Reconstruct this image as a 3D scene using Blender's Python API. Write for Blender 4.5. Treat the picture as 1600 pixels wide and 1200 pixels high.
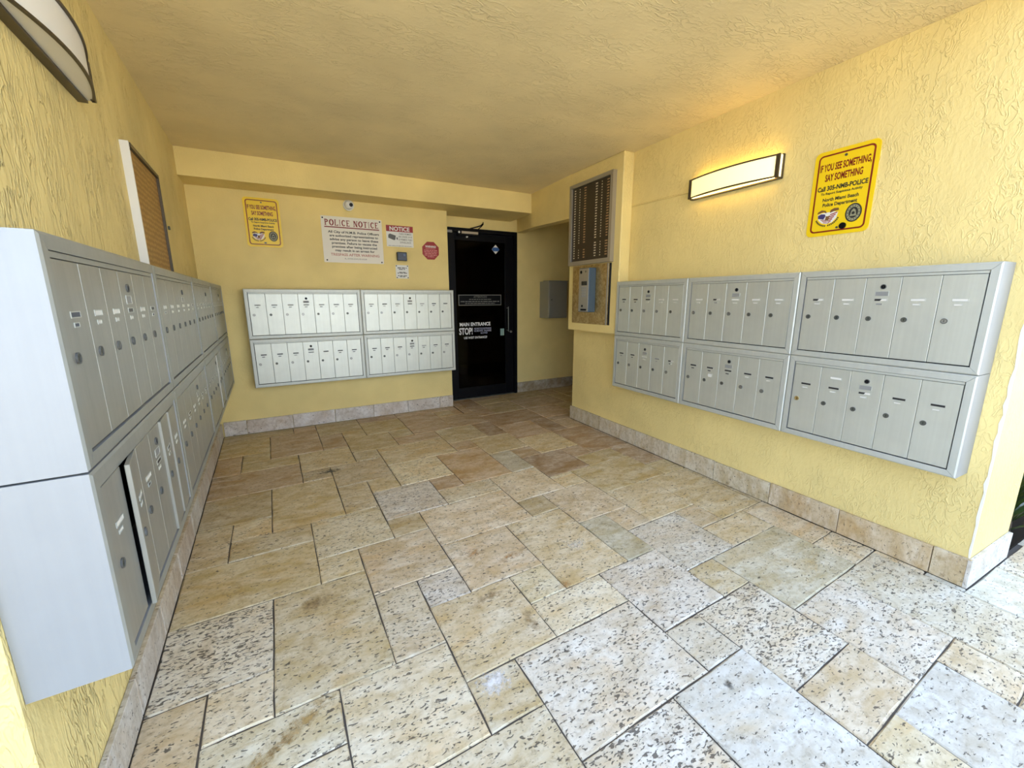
import bpy, bmesh, math, random
from math import sin, cos, pi, radians
from mathutils import Vector, Matrix

scene = bpy.context.scene
for o in list(bpy.data.objects):
    bpy.data.objects.remove(o)
COL = scene.collection

# ------------------------------------------------------------------ camera
F_PX, PITCH, ROLL, YAW, CAM_H = 647.0, 0.2043, -0.0036, 0.4722, 1.42
cd = bpy.data.cameras.new('camera')
cam = bpy.data.objects.new('camera', cd)
COL.objects.link(cam)
cd.sensor_fit = 'HORIZONTAL'
cd.sensor_width = 36.0
cd.lens = F_PX / 1600.0 * 36.0
cd.clip_start = 0.05
cy, sy, cp, sp = cos(YAW), sin(YAW), cos(PITCH), sin(PITCH)
fwd = Vector((sy * cp, cy * cp, -sp))
rgt = Vector((cy, -sy, 0))
upv = rgt.cross(fwd)
c_, s_ = cos(ROLL), sin(ROLL)
r2 = c_ * rgt + s_ * upv
u2 = -s_ * rgt + c_ * upv
M = Matrix.Identity(4)
for k in range(3):
    M[k][0], M[k][1], M[k][2] = r2[k], u2[k], -fwd[k]
M[2][3] = CAM_H
cam.matrix_world = M
scene.camera = cam

# ------------------------------------------------------------------ sky, exposure
scene.view_settings.view_transform = 'Standard'
scene.view_settings.look = 'None'
scene.view_settings.gamma = 1.0
scene.view_settings.use_curve_mapping = False
scene.view_settings.exposure = 1.15
world = bpy.data.worlds.new('sky')
scene.world = world
world.use_nodes = True
nt = world.node_tree
nt.nodes.clear()
wo = nt.nodes.new('ShaderNodeOutputWorld')
bg = nt.nodes.new('ShaderNodeBackground')
tc = nt.nodes.new('ShaderNodeTexCoord')
sx = nt.nodes.new('ShaderNodeSeparateXYZ')
rp = nt.nodes.new('ShaderNodeValToRGB')
rp.color_ramp.elements[0].position = 0.0
rp.color_ramp.elements[0].color = (0.74, 0.88, 1.06, 1)
rp.color_ramp.elements[1].position = 0.9
rp.color_ramp.elements[1].color = (0.30, 0.45, 0.80, 1)
nt.links.new(tc.outputs['Generated'], sx.inputs[0])
nt.links.new(sx.outputs['Z'], rp.inputs['Fac'])
nt.links.new(rp.outputs['Color'], bg.inputs['Color'])
bg.inputs['Strength'].default_value = 1.9
nt.links.new(bg.outputs[0], wo.inputs['Surface'])
# high sun behind: an added block shades the entrance, the paving beyond is lit
sd = bpy.data.lights.new('sun', 'SUN')
sd.energy = 11.0
sd.angle = radians(0.6)
sd.color = (1.0, 0.87, 0.66)
sun = bpy.data.objects.new('sun', sd)
COL.objects.link(sun)
sun.rotation_euler = (radians(-24), 0, radians(8))

# ------------------------------------------------------------------ room numbers
RW, RF, RB = 2.8367, 2.6897, 2.8181         # right wall, mailbox front, baseboard front
LW, AL = -0.5353, -0.0573                   # left wall offset and angle
BW, AB = 5.1166, 0.0401                     # back wall offset and angle
CEIL = 2.70
DOORP = 5.39
HB = 0.152
cL, sL = cos(AL), sin(AL)
cB, sB = cos(AB), sin(AB)


def LP(s, off=0.0):        # point on the left wall (off = distance out of the wall)
    return (LW + sL * s + cL * off, cL * s - sL * off)


def BP(s, off=0.0, base=BW):
    return (cB * s + sB * off, base + sB * s - cB * off)


ROT_R, ROT_L, ROT_B = -pi / 2, pi / 2 - AL, AB

# ------------------------------------------------------------------ helpers


def srgb(r, g, b):
    f = lambda v: (v / 255 / 12.92) if v <= 10.3 else ((v / 255 + 0.055) / 1.055) ** 2.4
    return (f(r), f(g), f(b), 1.0)


def setp(o, label=None, cat=None, group=None, kind=None):
    if label: o['label'] = label
    if cat: o['category'] = cat
    if group: o['group'] = group
    if kind: o['kind'] = kind
    return o


def empty(name, loc, rz=0.0):
    o = bpy.data.objects.new(name, None)
    COL.objects.link(o)
    o.empty_display_size = 0.05
    o.location = loc
    o.rotation_euler = (0, 0, rz)
    return o


def obj(name, me, mat=None, parent=None, loc=(0, 0, 0), rz=0.0):
    if isinstance(me, bmesh.types.BMesh):
        m = bpy.data.meshes.new(name)
        me.normal_update()
        me.to_mesh(m)
        me.free()
        me = m
    if mat is not None and len(me.materials) == 0:
        me.materials.append(mat)
    o = bpy.data.objects.new(name, me)
    COL.objects.link(o)
    o.location = loc
    o.rotation_euler = (0, 0, rz)
    if parent is not None:
        o.parent = parent
    return o


def box(bm, x0, x1, y0, y1, z0, z1, bev=0.0):
    vs = [bm.verts.new((x, y, z)) for z in (z0, z1) for y in (y0, y1) for x in (x0, x1)]
    fs = [(0, 2, 3, 1), (4, 5, 7, 6), (0, 1, 5, 4), (2, 6, 7, 3), (0, 4, 6, 2), (1, 3, 7, 5)]
    faces = [bm.faces.new([vs[i] for i in f]) for f in fs]
    if bev > 0:
        es = list({e for f in faces for e in f.edges})
        bmesh.ops.bevel(bm, geom=es, offset=bev, segments=1, affect='EDGES', profile=0.5)
    return bm


def BX(*a, **k):
    return box(bmesh.new(), *a, **k)


def prism(bm, pts, z0, z1):
    """vertical prism from a plan polygon (counter-clockwise)"""
    lo = [bm.verts.new((p[0], p[1], p[2] if len(p) > 2 else z0)) for p in pts]
    hi = [bm.verts.new((p[0], p[1], z1)) for p in pts]
    n = len(pts)
    bm.faces.new(lo[::-1])
    bm.faces.new(hi)
    for i in range(n):
        bm.faces.new((lo[i], lo[(i + 1) % n], hi[(i + 1) % n], hi[i]))
    return bm


def slab(bm, pts, y0, y1):
    """plate standing in the XZ plane: polygon (x,z), from y1 (back) to y0 (front)"""
    fr = [bm.verts.new((p[0], y0, p[1])) for p in pts]
    bk = [bm.verts.new((p[0], y1, p[1])) for p in pts]
    n = len(pts)
    bm.faces.new(fr)
    bm.faces.new(bk[::-1])
    for i in range(n):
        bm.faces.new((fr[i], bk[i], bk[(i + 1) % n], fr[(i + 1) % n]))
    bmesh.ops.recalc_face_normals(bm, faces=bm.faces[:])
    return bm


def disc_pts(cx, cz, r, n=16, rx=None):
    rx = r if rx is None else rx
    return [(cx + rx * cos(2 * pi * k / n), cz + r * sin(2 * pi * k / n)) for k in range(n)]


def rrect(x0, x1, z0, z1, r, n=5):
    out = []
    for cx, cz, a0 in ((x1 - r, z0 + r, -pi / 2), (x1 - r, z1 - r, 0), (x0 + r, z1 - r, pi / 2), (x0 + r, z0 + r, pi)):
        for k in range(n + 1):
            a = a0 + pi / 2 * k / n
            out.append((cx + r * cos(a), cz + r * sin(a)))
    return out


def ring(bm, outer, inner, y0, y1):
    n = len(outer)
    a = [bm.verts.new((p[0], y0, p[1])) for p in outer]
    b = [bm.verts.new((p[0], y0, p[1])) for p in inner]
    c = [bm.verts.new((p[0], y1, p[1])) for p in outer]
    d = [bm.verts.new((p[0], y1, p[1])) for p in inner]
    for i in range(n):
        j = (i + 1) % n
        bm.faces.new((a[i], a[j], b[j], b[i]))
        bm.faces.new((c[i], c[j], a[j], a[i]))
        bm.faces.new((b[i], b[j], d[j], d[i]))
    bmesh.ops.recalc_face_normals(bm, faces=bm.faces[:])
    return bm


def tube(bm, pts, r, n=8):
    rings = []
    for i, p in enumerate(pts):
        p = Vector(p)
        t = Vector(pts[min(i + 1, len(pts) - 1)]) - Vector(pts[max(i - 1, 0)])
        t.normalize()
        a = t.orthogonal().normalized()
        if i and rings:
            a = (prev - t * prev.dot(t)).normalized()
        prev = a
        b = t.cross(a)
        rr = r[i] if isinstance(r, (list, tuple)) else r
        rings.append([bm.verts.new(p + a * rr * cos(2 * pi * k / n) + b * rr * sin(2 * pi * k / n)) for k in range(n)])
    for A, B in zip(rings, rings[1:]):
        for k in range(n):
            bm.faces.new((A[k], A[(k + 1) % n], B[(k + 1) % n], B[k]))
    bm.faces.new(rings[0][::-1])
    bm.faces.new(rings[-1])
    return bm


def smooth(o):
    for p in o.data.polygons:
        p.use_smooth = True
    return o


# ---- materials
def mat(name, col, rough=0.5, metal=0.0, **kw):
    m = bpy.data.materials.new(name)
    m.use_nodes = True
    p = m.node_tree.nodes['Principled BSDF']
    p.inputs['Base Color'].default_value = col
    p.inputs['Roughness'].default_value = rough
    p.inputs['Metallic'].default_value = metal
    for k, v in kw.items():
        p.inputs[k].default_value = v
    return m


def nd(m, t, **kw):
    n = m.node_tree.nodes.new(t)
    for k, v in kw.items():
        if k in n.inputs:
            n.inputs[k].default_value = v
        else:
            setattr(n, k, v)
    return n


def lk(m, a, b):
    m.node_tree.links.new(a, b)


def mixrgb(m, fac, a, b, blend='MIX'):
    n = nd(m, 'ShaderNodeMix', data_type='RGBA', blend_type=blend)
    for sock, v in ((n.inputs[0], fac), (n.inputs[6], a), (n.inputs[7], b)):
        if hasattr(v, 'is_output'):
            lk(m, v, sock)
        else:
            sock.default_value = v
    return n.outputs[2]


def math_(m, op, a, b=0.0, clamp=False):
    n = nd(m, 'ShaderNodeMath', operation=op, use_clamp=clamp)
    for i, v in enumerate((a, b)):
        if hasattr(v, 'is_output'):
            lk(m, v, n.inputs[i])
        else:
            n.inputs[i].default_value = v
    return n.outputs[0]


def ramp(m, src, p0, p1, c0=(0, 0, 0, 1), c1=(1, 1, 1, 1)):
    n = nd(m, 'ShaderNodeValToRGB')
    n.color_ramp.elements[0].position = p0
    n.color_ramp.elements[1].position = p1
    n.color_ramp.elements[0].color = c0
    n.color_ramp.elements[1].color = c1
    lk(m, src, n.inputs[0])
    return n.outputs[0]


def noise(m, vec, scale, detail=4.0, rough=0.55, dist=0.0, w=None):
    n = nd(m, 'ShaderNodeTexNoise')
    n.inputs['Scale'].default_value = scale
    n.inputs['Detail'].default_value = detail
    n.inputs['Roughness'].default_value = rough
    n.inputs['Distortion'].default_value = dist
    if w is not None:
        n.noise_dimensions = '4D'
        lk(m, w, n.inputs['W'])
    lk(m, vec, n.inputs['Vector'])
    return n.outputs['Fac']


def stucco(name, col, grain=1.0, ridges=1.0, stretch=(1, 1, 0.55), strength=0.6):
    m = mat(name, col, 0.62)
    m.node_tree.nodes['Principled BSDF'].inputs['Specular IOR Level'].default_value = 0.35
    g = nd(m, 'ShaderNodeNewGeometry')
    mp = nd(m, 'ShaderNodeMapping')
    mp.inputs['Scale'].default_value = stretch
    lk(m, g.outputs['Position'], mp.inputs['Vector'])
    v = mp.outputs[0]
    fine = noise(m, v, 55, 5, 0.6)
    mid = noise(m, v, 13, 3, 0.55, 0.8)
    # trowel ridges: narrow crests where the noise passes its mid value, only in patches
    n2 = noise(m, v, 30, 3, 0.5, 0.9)
    rid = math_(m, 'SUBTRACT', 1.0, math_(m, 'MULTIPLY', math_(m, 'ABSOLUTE', math_(m, 'SUBTRACT', n2, 0.53)), 16.0), True)
    patch = ramp(m, noise(m, v, 6.0, 3), 0.36, 0.66)
    rid = math_(m, 'MULTIPLY', rid, patch)
    h = math_(m, 'ADD', math_(m, 'MULTIPLY', fine, 0.6 * grain), math_(m, 'MULTIPLY', mid, 0.7 * grain))
    h = math_(m, 'ADD', h, math_(m, 'MULTIPLY', rid, 0.62 * ridges))
    b = nd(m, 'ShaderNodeBump')
    b.inputs['Strength'].default_value = strength
    b.inputs['Distance'].default_value = 0.007
    lk(m, h, b.inputs['Height'])
    p = m.node_tree.nodes['Principled BSDF']
    lk(m, b.outputs[0], p.inputs['Normal'])
    big = noise(m, g.outputs['Position'], 1.7, 3)
    dk = tuple(c * 0.86 for c in col[:3]) + (1,)
    lk(m, mixrgb(m, ramp(m, big, 0.35, 0.7), dk, col), p.inputs['Base Color'])
    return m


def travertine(name, grey=0.0):
    """base colour and pit density come from each piece's own object colour"""
    m = mat(name, (0.6, 0.55, 0.45, 1), 0.5)
    p = m.node_tree.nodes['Principled BSDF']
    p.inputs['Specular IOR Level'].default_value = 0.35
    oi = nd(m, 'ShaderNodeObjectInfo')
    g = nd(m, 'ShaderNodeNewGeometry')
    rnd = math_(m, 'MULTIPLY', oi.outputs['Random'], 60.0)
    mp = nd(m, 'ShaderNodeMapping')
    lk(m, g.outputs['Position'], mp.inputs['Vector'])
    rot = nd(m, 'ShaderNodeCombineXYZ')
    lk(m, math_(m, 'MULTIPLY', oi.outputs['Random'], 2.0), rot.inputs['Z'])
    lk(m, rot.outputs[0], mp.inputs['Rotation'])
    mp.inputs['Scale'].default_value = (1.0, 2.3, 1.0)
    v = mp.outputs[0]
    cloud = noise(m, v, 5.0, 6, 0.62, 0.6, w=rnd)
    band = noise(m, v, 2.2, 4, 0.6, 1.2, w=rnd)
    specks = noise(m, g.outputs['Position'], 40, 5, 0.7, 0.4, w=rnd)
    base = oi.outputs['Color']
    dark = mixrgb(m, 1.0, base, (0.82, 0.75, 0.66, 1), 'MULTIPLY')
    lite = mixrgb(m, 0.35, base, (0.95, 0.91, 0.82, 1))
    c = mixrgb(m, ramp(m, cloud, 0.36, 0.68), dark, lite)
    rust = mixrgb(m, 1.0, base, (0.90, 0.70, 0.46, 1), 'MULTIPLY')
    c = mixrgb(m, math_(m, 'MULTIPLY', ramp(m, band, 0.54, 0.72), 0.6), c, rust)
    c = mixrgb(m, math_(m, 'MULTIPLY', math_(m, 'MULTIPLY', math_(m, 'SUBTRACT', 0.47, specks), 6.0, True), 0.5), c, mixrgb(m, 1.0, base, (0.30, 0.22, 0.15, 1), 'MULTIPLY'))
    mott = noise(m, v, 19.0, 6, 0.68, 0.5, w=rnd)
    c = mixrgb(m, math_(m, 'MULTIPLY', math_(m, 'MULTIPLY', math_(m, 'SUBTRACT', 0.52, mott), 5.0, True), 0.50), c, mixrgb(m, 1.0, base, (0.55, 0.46, 0.34, 1), 'MULTIPLY'))
    blot_ = noise(m, g.outputs['Position'], 7.5, 5, 0.65, 1.0, w=rnd)
    c = mixrgb(m, math_(m, 'MULTIPLY', math_(m, 'MULTIPLY', math_(m, 'SUBTRACT', blot_, 0.55), 7.0, True), 0.45), c, mixrgb(m, 1.0, base, (0.52, 0.40, 0.26, 1), 'MULTIPLY'))
    # pits
    mp2 = nd(m, 'ShaderNodeMapping')
    lk(m, g.outputs['Position'], mp2.inputs['Vector'])
    lk(m, rot.outputs[0], mp2.inputs['Rotation'])
    mp2.inputs['Scale'].default_value = (0.75, 1.7, 1.0)
    pn = noise(m, mp2.outputs[0], 64, 2, 0.5, 0.8, w=rnd)
    zone = noise(m, v, 4.2, 3, 0.6, 0.3, w=rnd)
    pa = math_(m, 'MULTIPLY', oi.outputs['Alpha'], math_(m, 'ADD', 0.35, zone))
    thr = math_(m, 'SUBTRACT', 0.672, math_(m, 'MULTIPLY', pa, 0.125))
    pit = math_(m, 'MULTIPLY', math_(m, 'SUBTRACT', pn, thr), 22.0, True)
    c = mixrgb(m, math_(m, 'MULTIPLY', pit, 0.85), c, (0.075, 0.06, 0.045, 1))
    lk(m, c, p.inputs['Base Color'])
    h = math_(m, 'SUBTRACT', math_(m, 'ADD', math_(m, 'MULTIPLY', specks, 0.25), math_(m, 'MULTIPLY', cloud, 0.3)), pit)
    b = nd(m, 'ShaderNodeBump')
    b.inputs['Strength'].default_value = 0.5
    b.inputs['Distance'].default_value = 0.004
    lk(m, h, b.inputs['Height'])
    lk(m, b.outputs[0], p.inputs['Normal'])
    lk(m, ramp(m, cloud, 0.2, 0.8, (0.42, 0.42, 0.42, 1), (0.62, 0.62, 0.62, 1)), p.inputs['Roughness'])
    return m


def brushed(name, col, metal, rough, amt=0.10, axis=(60, 60, 0.8)):
    m = mat(name, col, rough, metal)
    p = m.node_tree.nodes['Principled BSDF']
    t = nd(m, 'ShaderNodeTexCoord')
    mp = nd(m, 'ShaderNodeMapping')
    mp.inputs['Scale'].default_value = axis
    lk(m, t.outputs['Object'], mp.inputs['Vector'])
    oi = nd(m, 'ShaderNodeObjectInfo')
    w = math_(m, 'MULTIPLY', oi.outputs['Random'], 40.0)
    n = noise(m, mp.outputs[0], 1.0, 4, 0.6, w=w)
    n2 = noise(m, t.outputs['Object'], 9.0, 3, 0.6, w=w)
    s = math_(m, 'ADD', math_(m, 'MULTIPLY', n, 0.5), math_(m, 'MULTIPLY', n2, 0.5))
    dk = tuple(c * (1 - amt * 2) for c in col[:3]) + (1,)
    lk(m, mixrgb(m, ramp(m, s, 0.35, 0.65), dk, col), p.inputs['Base Color'])
    return m


MAT = {}
YEL = (0.88, 0.70, 0.285, 1)
MAT['stucco_right'] = stucco('stucco_right', YEL, 1.0, 1.0)
MAT['stucco_left'] = stucco('stucco_left', YEL, 1.0, 1.8, (1, 1.1, 0.33), 1.0)
MAT['stucco_back'] = stucco('stucco_back', YEL, 0.6, 0.5, (1, 1, 0.8))
MAT['ceiling'] = stucco('ceiling_paint', (0.92, 0.76, 0.42, 1), 0.5, 1.0, (0.5, 1.1, 1), 0.8)
MAT['travertine'] = travertine('travertine')
MAT['grout'] = mat('grout', srgb(84, 76, 66), 0.9)
MAT['metal_side'] = brushed('anodised_side', (0.34, 0.35, 0.34, 1), 0.3, 0.5, 0.03)
MAT['metal'] = brushed('anodised_metal', (0.58, 0.60, 0.54, 1), 0.45, 0.5, 0.05)
MAT['metal_door'] = brushed('anodised_door', (0.63, 0.65, 0.575, 1), 0.55, 0.42, 0.05)
MAT['metal_old'] = brushed('shaded_metal', (0.40, 0.41, 0.365, 1), 0.5, 0.45, 0.07)  # these two darken the metal to stand in for dim grazing reflection
MAT['metal_door_old'] = brushed('shaded_door', (0.40, 0.40, 0.35, 1), 0.55, 0.42, 0.08)
MAT['steel'] = mat('steel_dark', (0.12, 0.13, 0.11, 1), 0.4, 0.6)
MAT['ring'] = mat('lock_ring', (0.10, 0.10, 0.09, 1), 0.5)
MAT['chrome'] = mat('lock_chrome', (0.40, 0.40, 0.37, 1), 0.35, 0.8)
MAT['brass'] = mat('lock_brass', (0.70, 0.55, 0.25, 1), 0.3, 0.95)
MAT['dark'] = mat('dark_void', (0.012, 0.012, 0.012, 1), 0.7)
MAT['black'] = mat('black_paint', (0.004, 0.004, 0.005, 1), 0.4, 0.0, **{'Specular IOR Level': 0.15})
MAT['blackplastic'] = mat('black_plastic', (0.008, 0.009, 0.014, 1), 0.25)
MAT['white'] = mat('white_card', srgb(226, 226, 220), 0.5)
MAT['offwhite'] = mat('offwhite_sign', srgb(226, 220, 204), 0.4)
MAT['plate_black'] = mat('plate_black', (0.02, 0.02, 0.02, 1), 0.4)
MAT['plate_white'] = mat('plate_white', srgb(222, 220, 210), 0.45)
MAT['plate_grey'] = mat('plate_grey', srgb(140, 140, 136), 0.45)
MAT['plate_blue'] = mat('plate_blue', srgb(40, 48, 66), 0.35)
MAT['sign_yellow'] = mat('sign_yellow', srgb(240, 204, 22), 0.35)
MAT['sign_red'] = mat('sign_red', srgb(128, 24, 18), 0.4)
MAT['red'] = mat('notice_red', srgb(150, 26, 28), 0.4)
MAT['fade_red'] = mat('faded_red', srgb(176, 110, 96), 0.5)
MAT['ink'] = mat('ink_black', (0.02, 0.02, 0.018, 1), 0.5)
MAT['ink_grey'] = mat('ink_grey', srgb(92, 92, 88), 0.5)
MAT['ink_dim'] = mat('ink_dim', srgb(120, 120, 112), 0.5)
MAT['bronze'] = mat('bronze_frame', srgb(86, 76, 60), 0.4, 0.6)
MAT['alu'] = mat('aluminium_frame', (0.42, 0.39, 0.33, 1), 0.4, 0.7)
MAT['flag_blue'] = mat('flag_blue', srgb(58, 52, 104), 0.5)
MAT['eagle'] = mat('eagle_brown', srgb(120, 84, 44), 0.5)
MAT['sealgrey'] = mat('seal_grey', srgb(150, 148, 118), 0.5)
MAT['intercom_blue'] = mat('intercom_blue', srgb(58, 80, 98), 0.4, 0.2)
MAT['gasket'] = mat('gasket', (0.02, 0.02, 0.02, 1), 0.6)


def scratched_plate():
    m = mat('scratched_steel_plate', srgb(196, 168, 112), 0.38, 0.75)
    p = m.node_tree.nodes['Principled BSDF']
    g = nd(m, 'ShaderNodeNewGeometry')
    n = noise(m, g.outputs['Position'], 26, 6, 0.7, 0.8)
    lk(m, mixrgb(m, ramp(m, n, 0.42, 0.6), srgb(172, 142, 86), srgb(204, 178, 124)), p.inputs['Base Color'])
    return m


MAT['plate'] = scratched_plate()


def diffuser(name, lit):
    m = mat(name, srgb(232, 228, 218), 0.35)
    p = m.node_tree.nodes['Principled BSDF']
    if lit:
        p.inputs['Emission Color'].default_value = (1.0, 0.78, 0.22, 1)
        p.inputs['Emission Strength'].default_value = 0.55
    return m


MAT['slot'] = mat('lamp_slot', srgb(240, 230, 200), 0.4, 0.0, **{'Emission Color': (1.0, 0.62, 0.16, 1), 'Emission Strength': 9.0})
MAT['diffuser'] = diffuser('diffuser_unlit', False)
MAT['diffuser_lit'] = diffuser('diffuser_lit', True)


def glass_dark():
    m = mat('tinted_glass', (0.05, 0.052, 0.045, 1), 0.02)
    p = m.node_tree.nodes['Principled BSDF']
    p.inputs['Transmission Weight'].default_value = 1.0
    p.inputs['IOR'].default_value = 1.25
    p.inputs['Specular IOR Level'].default_value = 0.25
    return m


MAT['glass'] = glass_dark()


def wired_board():
    m = mat('perforated_brown_board', srgb(150, 112, 56), 0.45)
    p = m.node_tree.nodes['Principled BSDF']
    t = nd(m, 'ShaderNodeTexCoord')
    v = nd(m, 'ShaderNodeTexVoronoi')
    v.inputs['Scale'].default_value = 34.0
    v.inputs['Randomness'].default_value = 0.25
    lk(m, t.outputs['Object'], v.inputs['Vector'])
    lk(m, mixrgb(m, ramp(m, v.outputs['Distance'], 0.18, 0.42), srgb(190, 150, 84), srgb(148, 108, 52)), p.inputs['Base Color'])
    return m


MAT['board'] = wired_board()

# ------------------------------------------------------------------ text
_TXT = {}


def textmesh(s, bold=0.0):
    key = (s, bold)
    if key in _TXT:
        return _TXT[key]
    cu = bpy.data.curves.new('lettering', 'FONT')
    cu.body = s
    cu.size = 1.0
    cu.offset = bold
    cu.resolution_u = 3
    o = bpy.data.objects.new('lettering_source', cu)
    COL.objects.link(o)
    dg = bpy.context.evaluated_depsgraph_get()
    dg.update()
    me = bpy.data.meshes.new_from_object(o.evaluated_get(dg))
    bpy.data.objects.remove(o)
    bpy.data.curves.remove(cu)
    co = [v.co.copy() for v in me.vertices]
    x0 = min(c.x for c in co); x1 = max(c.x for c in co)
    _TXT[key] = (co, [tuple(p.vertices) for p in me.polygons], x0, x1)
    bpy.data.meshes.remove(me)
    return _TXT[key]


def text(bm, s, cx, cz, h, y, width=None, bold=0.02, slant=0.0, align='C'):
    """lay lettering into bm standing in the XZ plane; h = capital height"""
    co, polys, x0, x1 = textmesh(s, bold)
    k = h / 0.69
    kx = k if width is None else width / (x1 - x0)
    ox = cx - (x0 + x1) / 2 * kx if align == 'C' else cx - x0 * kx
    vs = [bm.verts.new((ox + c.x * kx + slant * c.y * k, y, cz - h / 2 + c.y * k)) for c in co]
    for p in polys:
        try:
            f = bm.faces.new([vs[i] for i in p])
        except ValueError:
            pass


def dashes(bm, cx, cz, w, h, y, rng, dens=0.8):
    """an unreadable line of print: word-long marks"""
    x = cx - w / 2
    while x < cx + w / 2:
        l = min(rng.uniform(2.0, 6.0) * h, cx + w / 2 - x)
        if l > h * 0.5:
            vs = [bm.verts.new(q) for q in ((x, y, cz - h / 2), (x + l, y, cz - h / 2), (x + l, y, cz + h / 2), (x, y, cz + h / 2))]
            bm.faces.new(vs)
        x += l + h * 0.8


def flat(bm, pts, y):
    bm.faces.new([bm.verts.new((p[0], y, p[1])) for p in pts])


def face_front(bm):
    bmesh.ops.recalc_face_normals(bm, faces=bm.faces[:])
    for f in bm.faces:
        f.normal_update()
        if f.normal.y > 0:
            f.normal_flip()
    return bm


# ================================================================== SETTING
def struct(name, bm, m):
    return setp(obj(name, bm, m), kind='structure')


# walls -------------------------------------------------------------
struct('wall_right', BX(RW, 3.38, 0.60, 3.97, -0.05, CEIL), MAT['stucco_right'])
pl = [LP(1.115), LP(5.6), LP(5.6, -1.4), LP(1.115, -1.4)]
struct('wall_left', prism(bmesh.new(), pl, -0.05, CEIL), MAT['stucco_left'])
pb = [BP(-0.9), BP(1.755), BP(1.755, -0.42), BP(-0.9, -0.42)]
struct('wall_back', prism(bmesh.new(), pb, -0.05, CEIL), MAT['stucco_back'])
bm = bmesh.new()
D0 = lambda s, off=0.0: BP(s, off, DOORP)
prism(bm, [D0(1.70), D0(2.895), D0(2.895, -0.15), D0(1.70, -0.15)], 2.338, CEIL)
prism(bm, [D0(2.895), D0(5.4), D0(5.4, -0.15), D0(2.895, -0.15)], -0.05, CEIL)
struct('wall_entry', bm, MAT['stucco_back'])
# chipped plaster bead down the outer corner of the right wall
rng0 = random.Random(31)
bm = bmesh.new()
prev = None
for k in range(60):
    z = 0.156 + k * (CEIL - 0.16) / 59
    a, b = rng0.uniform(.004, .013), rng0.uniform(.002, .006)
    row = [bm.verts.new(q) for q in ((RW - .0016, 0.60 + a, z), (RW - .0016, 0.5984, z), (RW + b, 0.5984, z))]
    if prev:
        for q in range(2): bm.faces.new((prev[q], prev[q + 1], row[q + 1], row[q]))
    prev = row
bmesh.ops.recalc_face_normals(bm, faces=bm.faces[:])
obj('plaster_bead', bm, mat('bare_plaster', srgb(236, 232, 218), 0.8), bpy.data.objects['wall_right'])
# passage to the right
bm = bmesh.new()
box(bm, 3.38, 5.4, 3.77, 3.97, -0.05, CEIL)
box(bm, 5.3, 5.5, 3.97, 5.6, -0.05, CEIL)
struct('wall_passage', bm, MAT['stucco_back'])
# lobby behind the door
bm = bmesh.new()
box(bm, 0.9, 1.0, 5.62, 8.6, -0.05, CEIL)
box(bm, 4.2, 4.3, 5.72, 8.6, -0.05, CEIL)
box(bm, 1.0, 4.2, 8.5, 8.6, -0.05, CEIL)
struct('wall_lobby', bm, mat('lobby_paint', srgb(150, 140, 110), 0.7))
# intercom bump-out on the end of the right wall
bm = bmesh.new()
box(bm, 2.716, RW, 3.107, 3.923, 1.072, CEIL, 0.008)
struct('wall_niche', bm, MAT['stucco_right'])
# header over the passage
hp = [(2.722, 3.925, 2.262), (2.860, 3.925, 2.262), (2.875, 4.85, 2.30), (3.02, 5.52, 2.335), (2.90, 5.506, 2.335), (2.762, 4.85, 2.30)]
struct('trim_1', prism(bmesh.new(), hp, 2.26, CEIL), MAT['stucco_right'])
# beam along the back
BY = lambda x: 4.765 + 0.031 * x
bm = bmesh.new()
prism(bm, [(-0.86, BY(-0.86)), (2.79, BY(2.79)), (2.79, 5.50), (1.75, 5.46), (-0.86, 5.2)], 2.472, CEIL)
struct('trim_2', bm, MAT['stucco_back'])
# ceiling
struct('sun_blocker', BX(-14, 16, 0.62, 8.7, CEIL + 0.25, 8.6), MAT['ceiling'])  # unseen upper block, added to keep the sun off the entrance
struct('ceiling', BX(-2.2, 5.6, 0.62, 8.7, CEIL, CEIL + 0.25), MAT['ceiling'])


# floor -------------------------------------------------------------
QC = [[0.42302, 1.68038], [2.13135, 0.12686], [-0.07487, 2.20823], [0.01944, 0.01247], [0.07932, 0.02981], [-0.01302, 0.06495]]


def FM(i, j):
    i /= 10.0; j /= 10.0
    b = (1, i, j, i * i, i * j, j * j)
    return (sum(b[k] * QC[k][0] for k in range(6)), sum(b[k] * QC[k][1] for k in range(6)))


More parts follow.
